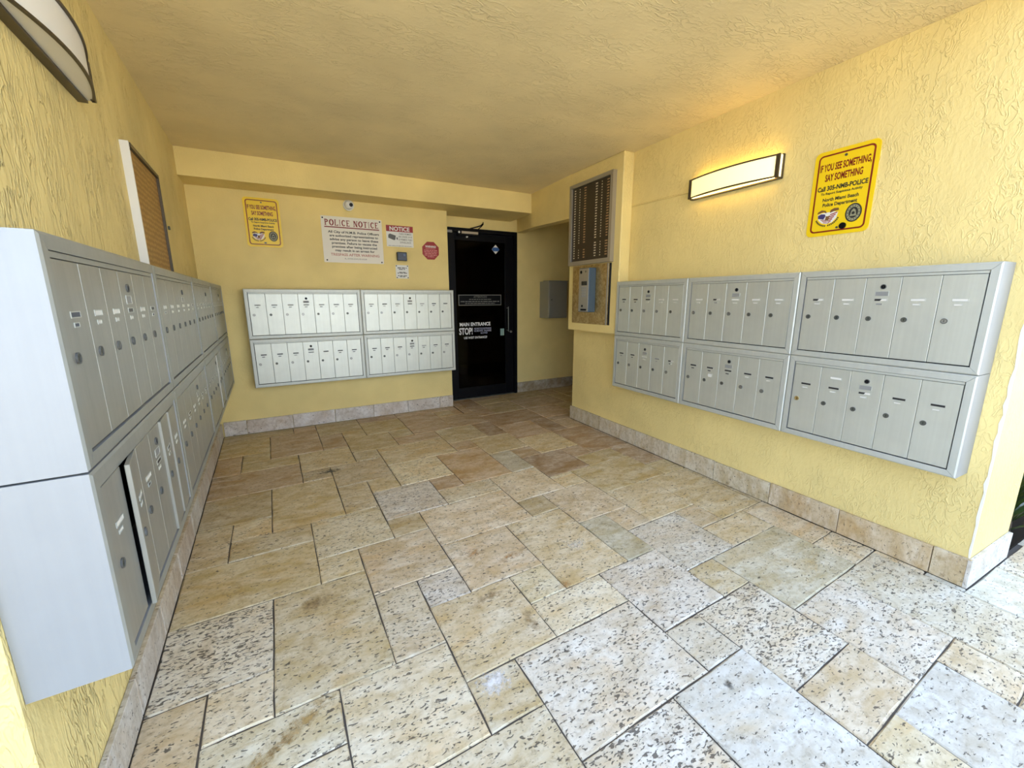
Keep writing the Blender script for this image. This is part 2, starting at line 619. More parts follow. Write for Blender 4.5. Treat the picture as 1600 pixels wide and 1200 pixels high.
PAL = dict(W=(214, 206, 192, .85), C=(214, 201, 172, .75), B=(203, 186, 150, .58), T=(192, 173, 129, .38), G=(188, 180, 156, .40),
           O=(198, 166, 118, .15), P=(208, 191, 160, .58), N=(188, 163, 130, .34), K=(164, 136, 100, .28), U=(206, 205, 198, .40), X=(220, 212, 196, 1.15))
TILES = [
    (-6, 2, -2, 4, 'T'), (-3, -1, -1, 2, 'B'), (-6, 0, -3, 2, 'X'), (-4, -1, -3, 0, 'C'), (-6, -2, -4, 0, 'P'), (-4, -2, -2, -1, 'C'),
    (-4, -4, -2, -2, 'C'), (-6, -4, -4, -2, 'C'), (-2, -3, 0, -1, 'C'), (-1, -1, 0, 1, 'C'), (0, 0, 1, 1, 'W'), (0, -2, 2, 0, 'B'),
    (0, -3, 1, -2, 'B'), (1, -4, 4, -2, 'W'), (2, -2, 4, -1, 'C'), (2, -1, 3, 0, 'C'), (1, 0, 3, 2, 'P'), (-1, 1, 1, 3, 'P'),
    (-2, 3, 0, 5, 'C'), (-2, 2, -1, 3, 'B'), (3, -1, 5, 2, 'B'), (5, -1, 6, 1, 'G'), (4, -3, 6, -1, 'W'), (6, -2, 8, 0, 'W'),
    (6, -3, 7, -2, 'B'), (7, -4, 10, -2, 'G'), (8, -2, 10, -1, 'B'), (10, -3, 12, -1, 'P'), (10, -4, 12, -3, 'C'), (9, -1, 11, 2, 'B'),
    (5, 1, 7, 3, 'P'), (6, 0, 7, 1, 'P'), (7, 0, 9, 2, 'P'), (8, -1, 9, 0, 'P'), (7, 2, 10, 4, 'T'), (10, 2, 12, 3, 'T'), (11, -1, 12, 2, 'B'),
    (10, 3, 12, 5, 'N'), (8, 4, 10, 5, 'T'), (6, 4, 8, 6, 'K'), (8, 5, 9, 6, 'N'), (9, 5, 11, 8, 'K'), (11, 5, 12, 8, 'N'), (7, 6, 9, 8, 'B'),
    (0, 4, 2, 6, 'W'), (0, 3, 1, 4, 'T'), (1, 2, 4, 4, 'P'), (4, 2, 5, 3, 'T'), (4, 3, 6, 5, 'P'), (6, 3, 7, 4, 'B'), (2, 5, 3, 6, 'N'),
    (2, 4, 4, 5, 'C'), (3, 5, 5, 8, 'O'), (1, 6, 3, 8, 'C'), (0, 6, 1, 7, 'T'), (-1, 7, 1, 9, 'B'), (-1, 5, 0, 7, 'B'), (-3, 5, -1, 8, 'T'),
    (-2, 8, -1, 9, 'B'), (-2, 9, 0, 11, 'B'), (-6, 6, -3, 8, 'T'), (-4, 5, -3, 6, 'B'), (-6, 4, -4, 6, 'B'), (-4, 4, -2, 5, 'B'),
    (-6, 8, -2, 10, 'N'), (-4, 10, -2, 11, 'T'), (-4, 11, -3, 12, 'T'), (-5, 12, -3, 14, 'T'), (-6, 10, -4, 12, 'N'), (-6, 12, -5, 14, 'N'),
    (-3, 11, -1, 14, 'N'), (-6, 14, -2, 17, 'T'), (-2, 14, -1, 17, 'N'), (-1, 11, 0, 13, 'N'), (-1, 13, 1, 15, 'T'), (-1, 15, 1, 17, 'N'),
    (0, 9, 1, 10, 'B'), (0, 10, 2, 12, 'T'), (0, 12, 1, 13, 'T'), (1, 8, 4, 10, 'B'), (1, 12, 3, 14, 'T'), (2, 11, 3, 12, 'T'), (2, 10, 4, 11, 'N'),
    (3, 11, 5, 14, 'N'), (1, 14, 3, 16, 'N'), (3, 14, 6, 16, 'N'), (1, 16, 3, 17, 'N'), (4, 9, 6, 11, 'B'), (4, 8, 5, 9, 'N'), (5, 7, 7, 9, 'T'), (5, 5, 6, 7, 'G'), (6, 6, 7, 7, 'N'),
    (5, -5, 7, -3, 'X'), (4, -4, 5, -3, 'W'), (3, -7, 5, -4, 'U'), (1, -6, 3, -4, 'X'), (-1, -5, 1, -3, 'C'), (5, -6, 7, -5, 'P'),
    (5, -8, 6, -6, 'C'), (6, -8, 8, -6, 'U'), (7, -6, 9, -4, 'W'), (9, -7, 11, -4, 'W'), (8, -7, 9, -6, 'C'), (11, -5, 12, -4, 'C'), (11, -7, 13, -5, 'U'),
    (7, 8, 9, 10, 'N'), (9, 8, 10, 10, 'K'), (10, 8, 12, 10, 'N'), (5, 11, 7, 13, 'N'), (6, 9, 7, 11, 'K'), (7, 10, 10, 12, 'K'), (5, 13, 6, 14, 'T'),
]
random.seed(7)
cells = {}
for t in TILES:
    for a in range(t[0], t[2]):
        for b in range(t[1], t[3]):
            cells[(a, b)] = 1
# fill what the photograph hides or shows too small to trace, in the same French pattern sizes
fill = []
for b in range(-9, 20):
    for a in range(-8, 18):
        if (a, b) in cells: continue
        for (w, h) in random.sample([(2, 2), (3, 2), (2, 3), (2, 1), (1, 2)], 5) + [(1, 1)]:
            if all((a + x, b + y) not in cells for x in range(w) for y in range(h)):
                break
        for x in range(w):
            for y in range(h): cells[(a + x, b + y)] = 1
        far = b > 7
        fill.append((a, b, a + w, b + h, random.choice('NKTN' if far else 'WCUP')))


def clip(poly, n, c):
    out = []
    for k in range(len(poly)):
        p, q = poly[k], poly[(k + 1) % len(poly)]
        dp, dq = p[0] * n[0] + p[1] * n[1] - c, q[0] * n[0] + q[1] * n[1] - c
        if dp <= 0: out.append(p)
        if (dp < 0 < dq) or (dq < 0 < dp):
            t = dp / (dp - dq)
            out.append((p[0] + (q[0] - p[0]) * t, p[1] + (q[1] - p[1]) * t))
    return out


def area(p):
    return 0.5 * sum(p[k][0] * p[(k + 1) % len(p)][1] - p[(k + 1) % len(p)][0] * p[k][1] for k in range(len(p)))


floor = struct('floor', BX(-3.2, 5.6, -2.2, 8.7, -0.30, -0.0055), MAT['grout'])
BBT = 0.0186
TILE_OBJ = {}


def room_clip(P):
    cx = sum(p[0] for p in P) / len(P); cyy = sum(p[1] for p in P) / len(P)
    n = (-cL, sL)                                            # keep the room side of the left baseboard
    q = LP(0, BBT + 0.001)
    if cyy > 1.0:
        P = clip(P, n, n[0] * q[0] + n[1] * q[1])
    if not P: return P
    base, lim = (BW, BBT + 0.001) if cx < 1.76 else (DOORP, 0.0)
    n = (-sB, cB)
    q = BP(0, lim, base)
    P = clip(P, n, n[0] * q[0] + n[1] * q[1])
    if not P: return P
    if cx > 1.6 and cyy > 5.1:
        n = (-cB, -sB); q = BP(1.757); P = clip(P, n, n[0] * q[0] + n[1] * q[1])
    if 0.62 < cyy < 3.98 and cx < RW + 0.3:
        P = clip(P, (1, 0), RB - 0.001)
    elif cyy <= 0.62 and cx > RB - 0.1:
        P = clip(P, (0, 1), 0.579 if cx < 3.4 else 0.60)
    elif cx > RB and cyy < 4.4:
        P = clip(P, (0, -1), -3.99)
    return clip(P, (1, 0), 5.29) if P else P


def make_tile(i0, j0, i1, j1, key):
    g = 0.009
    corners = [(i0 + g, j0 + g), (i1 - g, j0 + g), (i1 - g, j1 - g), (i0 + g, j1 - g)]
    P = [FM(*c) for c in corners]
    ylo, yhi, xhi, xlo = min(p[1] for p in P), max(p[1] for p in P), max(p[0] for p in P), min(p[0] for p in P)
    if xhi > RB and ylo < 0.58 < yhi and xlo < 3.4:           # meets the outer corner of the right wall
        one_tile(clip(P, (0, 1), 0.579), i0, j0, key)
        Q = clip(clip(P, (0, -1), -0.5795), (1, 0), RB - 0.001)
        one_tile(Q, i0, j0, key)
        return
    if xhi > RB and ylo < 3.988 < yhi and xlo < RB:            # meets the passage corner
        one_tile(clip(P, (0, -1), -3.9885), i0, j0, key)
        one_tile(clip(clip(P, (0, 1), 3.988), (1, 0), RB - 0.001), i0, j0, key)
        return
    if xlo < 1.745 < xhi and yhi > 5.15:                       # meets the jog beside the door
        one_tile(room_clip(clip(P, (1, 0), 1.745)), i0, j0, key)
        one_tile(room_clip(clip(P, (-1, 0), -1.7655)), i0, j0, key)
        return
    one_tile(room_clip(P), i0, j0, key)


def one_tile(P, i0, j0, key):
    if len(P) < 3 or area(P) < 0.0015: return
    cx = sum(p[0] for p in P) / len(P); cyy = sum(p[1] for p in P) / len(P)
    if cx > RW and 0.6 < cyy < 3.97: return
    if cyy < -1.4 or cx > 5.3: return
    if cyy > 0.585 and cx > 3.3 and cyy < 3.9: return
    # subdivide and roughen the tumbled edge
    E = []
    for k in range(len(P)):
        p, q = P[k], P[(k + 1) % len(P)]
        L = math.hypot(q[0] - p[0], q[1] - p[1])
        m = 5 if L > 0.5 else 4 if L > 0.25 else (3 if L > 0.1 else 1)
        for t in range(m):
            f = t / m
            E.append((p[0] + (q[0] - p[0]) * f, p[1] + (q[1] - p[1]) * f))
    dz = random.uniform(-0.0012, 0.0012)
    bm = bmesh.new()
    bot, rim, top = [], [], []
    for (x, y) in E:
        jx, jy = random.uniform(-.0022, .0022), random.uniform(-.0022, .0022)
        d = math.hypot(x - cx, y - cyy)
        ux, uy = (cx - x) / d, (cyy - y) / d
        ins = random.uniform(0.003, 0.009)
        rim.append(bm.verts.new((x - cx + jx, y - cyy + jy, -0.0062)))
        top.append(bm.verts.new((x - cx + ux * ins, y - cyy + uy * ins, dz)))
    N = len(E)
    bm.faces.new(top)
    for k in range(N):
        l = (k + 1) % N
        bm.faces.new((rim[k], rim[l], top[l], top[k]))
    o = obj('floor_tile', bm, MAT['travertine'], floor, (cx, cyy, 0.0))
    r, gg, b, pit = PAL[key]
    v = random.uniform(0.95, 1.04)
    v *= 1.07
    c = srgb(min(255, r * v), min(255, gg * v), min(255, b * v * random.uniform(.93, .98)))
    o.color = (c[0], c[1], c[2], pit)
    TILE_OBJ[(i0, j0)] = o


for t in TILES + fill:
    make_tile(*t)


def blot(tile, x, y, r, rx, m, seed, ang=0.0, name='stain'):
    rng = random.Random(seed)
    bm = bmesh.new()
    pts = []
    o = TILE_OBJ[tile]
    N = 22
    for k in range(N):
        a = 2 * pi * k / N
        q = 1 + rng.uniform(-.28, .28)
        px, py = rx * q * cos(a), r * q * sin(a)
        pts.append(bm.verts.new((x + px * cos(ang) - py * sin(ang) - o.location.x, y + px * sin(ang) + py * cos(ang) - o.location.y, 0.0016)))
    bm.faces.new(pts)
    return obj(name, bm, m, o)


def stain_mat(name, col, amt):
    m = mat(name, col, 0.6)
    n = m.node_tree
    t = nd(m, 'ShaderNodeTexCoord')
    ln = nd(m, 'ShaderNodeVectorMath', operation='LENGTH')
    lk(m, t.outputs['Generated'], nd(m, 'ShaderNodeMapping').inputs['Vector'])
    mp = n.nodes[-1]
    mp.inputs['Location'].default_value = (-1, -1, 0)
    mp.inputs['Scale'].default_value = (2, 2, 0)
    lk(m, mp.outputs[0], ln.inputs[0])
    g = nd(m, 'ShaderNodeNewGeometry')
    nz = noise(m, g.outputs['Position'], 30, 6, 0.7)
    f = math_(m, 'ADD', math_(m, 'SUBTRACT', 0.62, ln.outputs['Value']), math_(m, 'MULTIPLY', math_(m, 'SUBTRACT', nz, 0.5), 2.2))
    f = math_(m, 'MULTIPLY', math_(m, 'MULTIPLY', f, 1.6, True), amt)
    lk(m, f, n.nodes['Principled BSDF'].inputs['Alpha'])
    return m


def blot(tile, x, y, rx, ry, ang, m, label=None):
    o = TILE_OBJ[tile]
    bm = bmesh.new()
    bm.faces.new([bm.verts.new((rx * cos(2 * pi * k / 20), ry * sin(2 * pi * k / 20), 0)) for k in range(20)])
    st = obj('stain', bm, m, o, (x - o.location.x, y - o.location.y, 0.0022), ang)
    return setp(st, label)


st_w = stain_mat('stain_white', srgb(238, 234, 226), 0.95)
st_b = stain_mat('stain_brown', srgb(158, 128, 86), 0.55)
st_o = stain_mat('stain_ochre', srgb(196, 150, 92), 0.55)
st_v = stain_mat('vein_gold', srgb(182, 150, 92), 0.9)
st_g = stain_mat('stain_grey', srgb(96, 90, 80), 0.9)
bx_, by_ = FM(0.42, -2.25)
blot((0, -3), bx_, by_, 0.105, 0.085, 0.0, st_w, 'dried white splash')
blot((3, -7), *FM(4.05, -4.35), 0.040, 0.026, 0.6, st_g, 'dark grey spot')
blot((0, -2), 0.80, 1.39, 0.05, 0.12, 0.1, st_b)
blot((0, -2), 0.70, 1.62, 0.12, 0.05, 0.2, st_b)
blot((1, 0), 0.94, 1.86, 0.17, 0.05, 0.15, st_o)
blot((1, 0), 0.76, 1.98, 0.10, 0.07, 0.1, st_o)
blot((3, -1), 1.33, 1.78, 0.10, 0.08, 0.0, stain_mat('stain_pale', srgb(226, 220, 206), 0.55))
blot((-4, -2), -0.13, 1.345, 0.22, 0.050, 0.63, st_v, 'golden vein')
blot((-4, -2), -0.24, 1.27, 0.16, 0.045, 0.63, st_v, 'golden vein')
blot((-3, -1), -0.06, 1.96, 0.13, 0.09, 0.2, st_b)
blot((-2, 9), 0.12, 3.60, 0.16, 0.08, 0.1, st_g)
blot((2, -2), 1.08, 1.52, 0.07, 0.05, 0.4, st_o)

# ground outside the entrance
bm = bmesh.new()
box(bm, -40, 45, -50, 45, -0.45, -0.31)
struct('ground', bm, mat('outdoor_paving', srgb(196, 192, 182), 0.85))

# baseboards ---------------------------------------------------------
def baseboard(name, loc, rz, joints, tints, length_ends, seed):
    e = setp(empty(name, loc, rz), kind='structure')
    rng = random.Random(seed)
    for k in range(len(joints) - 1):
        a, b = joints[k] + 0.0018, joints[k + 1] - 0.0018
        bm = BX(0, b - a, -BBT + rng.uniform(-.001, .001), -0.0005, 0.0, HB + rng.uniform(-.002, .002), 0.0025)
        o = obj('baseboard_tile', bm, MAT['travertine'], e, (a, 0, 0.0015))
        c = srgb(*tints[k % len(tints)])
        o.color = (c[0], c[1], c[2], 0.25)
    return e


YT = lambda ys: [3.985 - y for y in ys]
baseboard('baseboard_right', (RW, 3.985, 0), ROT_R, YT([3.985, 3.43, 2.875, 2.465, 2.013, 1.572, 1.151, 0.726, 0.585]),
          [(204, 192, 162), (208, 197, 170), (204, 192, 164), (212, 202, 176), (206, 194, 162), (202, 182, 144), (206, 184, 142), (202, 182, 140)], 0, 1)
baseboard('baseboard_back', (0, BW, 0), ROT_B, [-0.80, -0.594, -0.154, 0.283, 0.72, 1.145, 1.568, 1.755],
          [(206, 196, 184), (204, 192, 180), (216, 210, 206), (212, 206, 200), (216, 208, 200), (210, 202, 192), (200, 186, 168)], 0, 2)
baseboard('baseboard_left', (LW, 0, 0), ROT_L, [1.13, 1.635, 2.04, 2.46, 2.9, 3.3, 3.75, 4.2, 4.6, 5.05],
          [(206, 202, 192), (204, 198, 188), (206, 196, 180), (204, 192, 176)], 0, 3)
e = baseboard('baseboard_front', (RB - 0.004, 0.60, 0), 0.0, [0, 0.565], [(222, 222, 218)], 0, 4)
e = baseboard('baseboard_entry', BP(2.90, 0, DOORP) + (0,), ROT_B, [0, 0.55, 1.0, 1.45, 2.3], [(170, 156, 128), (166, 150, 120)], 0, 5)

# ================================================================== MAILBOXES
TINY = {}


def disc_mesh(name, r, y0, y1, m, n=14):
    if name not in TINY:
        o = obj('x', slab(bmesh.new(), disc_pts(0, 0, r, n), y0, y1), m)
        TINY[name] = o.data
        bpy.data.objects.remove(o)
    return TINY[name]


def lock_mesh(tone):
    key = 'lock_' + tone
    if key not in TINY:
        bm = bmesh.new()
        ring(bm, disc_pts(0, 0, .0125, 16), disc_pts(0, 0, .0095, 16), -0.004, 0.0)
        slab(bm, disc_pts(0, 0, .0095, 16), -0.0025, 0.0)
        for f in bm.faces: f.material_index = 0
        n0 = len(bm.faces)
        flat(bm, [(-.0012, -.005), (.0012, -.005), (.0012, .005), (-.0012, .005)], -0.0027)
        bm.faces.ensure_lookup_table()
        bm.faces[-1].material_index = 1
        o = obj('x', bm)
        o.data.materials.append(MAT[{'d': 'steel', 'l': 'chrome', 'y': 'brass', 'm': 'black'}[tone]])
        o.data.materials.append(MAT['dark'])
        o.data.materials.append(MAT['ring' if tone != 'y' else 'brass'])
        for k in range(48): o.data.polygons[k].material_index = 2
        TINY[key] = o.data
        bpy.data.objects.remove(o)
    return TINY[key]


def plate_mesh(w, h, tone):
    key = 'plate_%.3f_%s' % (w, tone)
    if key not in TINY:
        bm = bmesh.new()
        out = [(-w / 2, -h / 2), (w / 2, -h / 2), (w / 2, h / 2), (-w / 2, h / 2)]
        b = 0.0022
        inn = [(-w / 2 + b, -h / 2 + b), (w / 2 - b, -h / 2 + b), (w / 2 - b, h / 2 - b), (-w / 2 + b, h / 2 - b)]
        ring(bm, out, inn, -0.0014, 0.0)
        for f in bm.faces: f.material_index = 0
        nf = len(bm.faces)
        flat(bm, inn, -0.0006)
        bm.faces.ensure_lookup_table()
        face_front(bm)
        bm.faces.ensure_lookup_table()
        bm.faces[nf].material_index = 1
        if tone == 'm':            # half pulled card: part dark, part white
            flat(bm, [(-w / 2 + b, -h / 2 + b), (-w * .05, -h / 2 + b), (w * .08, h / 2 - b), (-w / 2 + b, h / 2 - b)], -0.0009)
            bm.faces.ensure_lookup_table()
            bm.faces[-1].material_index = 2
        o = obj('x', bm)
        for k in ('metal', {'b': 'plate_black', 'w': 'plate_white', 'g': 'plate_grey', 'm': 'plate_white', 'u': 'plate_blue'}[tone], 'plate_black'):
            o.data.materials.append(MAT[k])
        TINY[key] = o.data
        bpy.data.objects.remove(o)
    return TINY[key]


def mailbox(loc, rz, W, H, Dp, nd_, label, group, names, nums, locks, pitch=None, x_first=None, zoff=(.037, .036), ajar=None, lock_dz=0.21, extra=None, shaded=''):
    """origin: back, left, bottom corner on the wall; front looks along -Y"""
    root = empty('mailbox_unit', loc, rz)
    setp(root, label, 'mailbox', group)
    G = 0.0012
    fw = 0.034
    # housing: an open sheet-metal box
    bm = bmesh.new()
    t = 0.006
    box(bm, G, G + t, -Dp + .016, -0.001, G, H - G)
    box(bm, W - G - t, W - G, -Dp + .016, -0.001, G, H - G)
    box(bm, G + t, W - G - t, -Dp + .016, -0.001, G, G + t)
    box(bm, G + t, W - G - t, -Dp + .016, -0.001, H - G - t, H - G)
    obj('housing', bm, MAT['metal_side'], root)
    obj('back_panel', BX(G + t, W - G - t, -0.012, -0.001, G + t, H - G - t), MAT['dark'], root)
    # mitred front frame
    bm = bmesh.new()
    o_ = [(G, G), (W - G, G), (W - G, H - G), (G, H - G)]
    i_ = [(fw, fw), (W - fw, fw), (W - fw, H - fw), (fw, H - fw)]
    m_ = [(0.006 + G, 0.006 + G), (W - 0.006 - G, 0.006 + G), (W - 0.006 - G, H - 0.006 - G), (0.006 + G, H - 0.006 - G)]
    gp = 0.0005
    for k in range(4):
        l = (k + 1) % 4
        d = Vector((o_[l][0] - o_[k][0], o_[l][1] - o_[k][1])).normalized() * gp
        A = [(o_[k][0] + d.x, -Dp + .016, o_[k][1] + d.y), (o_[l][0] - d.x, -Dp + .016, o_[l][1] - d.y)]
        A1 = [(o_[k][0] + d.x, -Dp + .004, o_[k][1] + d.y), (o_[l][0] - d.x, -Dp + .004, o_[l][1] - d.y)]
        B = [(m_[k][0] + d.x, -Dp, m_[k][1] + d.y), (m_[l][0] - d.x, -Dp, m_[l][1] - d.y)]
        Cc = [(i_[k][0] + d.x, -Dp, i_[k][1] + d.y), (i_[l][0] - d.x, -Dp, i_[l][1] - d.y)]
        E_ = [(i_[k][0] + d.x, -Dp + .016, i_[k][1] + d.y), (i_[l][0] - d.x, -Dp + .016, i_[l][1] - d.y)]
        rows = [[bm.verts.new(q) for q in r] for r in (A, A1, B, Cc, E_)]
        for r0, r1 in zip(rows, rows[1:]):
            bm.faces.new((r0[0], r0[1], r1[1], r1[0]))
        bm.faces.new([r[0] for r in rows][::-1])
        bm.faces.new([r[1] for r in rows])
    bmesh.ops.recalc_face_normals(bm, faces=bm.faces[:])
    bm.normal_update()
    for f in bm.faces: f.material_index = 0 if f.normal.y < -0.3 else 1
    fo = obj('frame', bm, MAT['metal' + shaded], root)
    fo.data.materials.append(MAT['metal_side'])
    # strip above the doors
    x0 = fw + 0.0035
    dz0, dz1 = fw + 0.005, H - fw - 0.016
    obj('top_rail', BX(x0, W - x0, -Dp + .003, -Dp + .014, dz1 + .002, H - fw - 0.0015, .0008), MAT['metal' + shaded], root)
    if pitch is None: pitch = (W - 2 * x0) / nd_
    dw, dh = pitch - 0.0022, dz1 - dz0
    key = 'door%s_%.4f_%.4f' % (shaded, dw, dh)
    if key not in TINY:
        o = obj('x', BX(-dw, 0, 0, 0.011, 0, dh, 0.0012), MAT['metal_door' + shaded])
        TINY[key] = o.data
        bpy.data.objects.remove(o)
    mid = nd_ // 2
    for k in range(nd_):
        hx = x0 + pitch * (k + 1) - 0.0011
        d = obj('door', TINY[key], None, root, (hx, -Dp + .003, dz0), (ajar or {}).get(k, 0.0))
        obj('lock', lock_mesh(locks[k % len(locks)]), None, d, (-dw + 0.033, 0, dh - lock_dz))
        lx = -dw * 0.5
        dzl = 0.0 if k != mid else 0.0
        obj('name_plate', plate_mesh(0.056, 0.0145, names[k]), None, d, (lx, 0, dh - 0.113 + dzl))
        obj('number_plate', plate_mesh(0.030, 0.011, nums[k]), None, d, (lx - .004, 0, dh - 0.135 + dzl))
        if k == mid:
            obj('master_lock', lock_mesh('m'), None, d, (lx + .003, 0, dh - 0.047))
            obj('post_plate', plate_mesh(0.058, 0.026, 'g'), None, d, (lx, 0, dh - 0.082))
        if extra and k in extra:
            dx, dz, w, h = extra[k]
            obj('sticker', plate_mesh(w, h, 'w'), None, d, (lx + dx, 0, dh - dz))
    return root


# right wall: three columns, two rows (far to near)
RH = 0.4961
RU = 3.1045
wR = 0.8110
DR = RW - RF
gR = 'aluminium mailbox units on the right wall'
rdat = [
    (0, 1, 'grey five-door mailbox unit in top row beside the intercom panel', 'bbbww', 'bbwww', 'ddlld', None),
    (1, 1, 'grey five-door mailbox unit in middle of top row, right wall', 'wmwww', 'wgwww', 'ldldd', None),
    (2, 1, 'grey five-door mailbox unit at near end of right wall top row', 'mwmww', 'wwgww', 'ddddl', None),
    (0, 0, 'grey five-door mailbox unit in bottom row, farthest along right wall', 'bbwgm', 'gbwgm', 'dlddl', None),
    (1, 0, 'grey five-door mailbox unit in bottom row with white sticker on second door', 'bbbbb', 'bbbww', 'lddll', {1: (0.004, 0.170, .036, .026)}),
    (2, 0, 'grey five-door mailbox unit in bottom row nearest the outer corner, brass lock', 'bbmbb', 'wwwww', 'ydddd', {1: (0.004, 0.055, .058, .016)}),
]
for c, r, lab, nm, nu, lkz, ex in rdat:
    z = 0.5752 + r * (RH + 0.0002)
    mailbox((RW, RU - c * wR, z), ROT_R, wR, RH, DR, 5, lab, gR, nm, nu, lkz, extra=ex)
# back wall: two columns, two rows
gB = 'silver mailbox units on the back wall'
DBk = BW - 4.9665
for c, r, lab, nm, nu, lkz in [
    (0, 1, 'pale silver seven-door mailbox unit, back wall, upper row under yellow sign', 'ggggggg', 'ggggggg', 'ldlldld'),
    (1, 1, 'pale silver seven-door mailbox unit, back wall, upper row next to black door', 'gbgbgbb', 'bggwgbw', 'llddddd'),
    (0, 0, 'pale silver seven-door mailbox unit, back wall, lower row near left corner', 'bbbgbbb', 'bbgwwbb', 'ldlddd' + 'l'),
    (1, 0, 'pale silver seven-door mailbox unit, back wall, lower row next to black door', 'bbbbgbb', 'bbgbbgg', 'ddllddl'),
]:
    x = -0.4667 + c * 1.1105
    z = 0.5124 + r * 0.505
    mailbox(BP(x) + (z,), ROT_B, 1.1105, 0.5045, DBk, 7, lab, gB, nm, nu, lkz)
# left wall: four columns, two rows (near to far)
gL = 'mailbox units along the left wall'
DL = 0.179
sb = [1.1276, 2.087, 3.098, 4.075, 5.05]
ldat = [
    (0, 1, 'nearest upper mailbox unit on left wall, pale end panel towards the viewer', 'uwwbwb', 'uwwwwb', 'ddllld', None),
    (1, 1, 'upper mailbox unit second from the near end of left wall', 'wwwwwb', 'bwwwwb', 'ldlddd', None),
    (2, 1, 'upper mailbox unit third from the near end of left wall', 'bbbbbb', 'bbbbbb', 'dddddd', None),
    (3, 1, 'upper mailbox unit on left wall, deepest in the corner by back wall', 'bbbbbb', 'bbbbbb', 'dddddd', None),
    (0, 0, 'nearest lower mailbox unit on left wall with a door standing ajar', 'wwwbbw', 'wwbwbw', 'dddddd', {1: 0.13, 4: 0.05, 5: 0.035}),
    (1, 0, 'lower mailbox unit second from the near end of left wall', 'wbwwbb', 'wbwwbb', 'dddddd', None),
    (2, 0, 'lower mailbox unit third from near end of left wall, one door slightly open', 'bbbbbb', 'bbbbbb', 'dddddd', {4: 0.05}),
    (3, 0, 'lower mailbox unit on left wall, deepest in the corner by back wall', 'bbbbbb', 'bbbbbb', 'dddddd', None),
]
for c, r, lab, nm, nu, lkz, aj in ldat:
    z = (0.5681, 1.0620)[r]
    h = (0.4915, 0.4893)[r]
    mailbox(LP(sb[c]) + (z,), ROT_L, sb[c + 1] - sb[c], h, DL, 6, lab, gL, nm, nu, lkz, ajar=aj, lock_dz=0.204, shaded='_old')
# mail showing in the ajar box
rng = random.Random(5)
for k, (colr, lab) in enumerate([((120, 60, 54), 'reddish brochure standing in the ajar mailbox on the left wall'), ((222, 220, 214), 'white envelope standing in the ajar mailbox on the left wall'),
                              ((70, 56, 76), 'dark magazine standing in the ajar mailbox on the left wall')]):
    p = LP(1.1276 + 0.036 + 0.1485 + 0.020 + 0.012 * k)
    bm = BX(-0.0015, 0.0015, -0.158 + .004 * k, -0.03, 0, 0.20 - .03 * k, 0.0005)
    o = obj(('brochure', 'envelope', 'magazine')[k], bm, mat('mail_%d' % k, srgb(*colr), 0.6), None, (p[0], p[1], 0.5681 + 0.0085), ROT_L)
    setp(o, lab, 'mail')

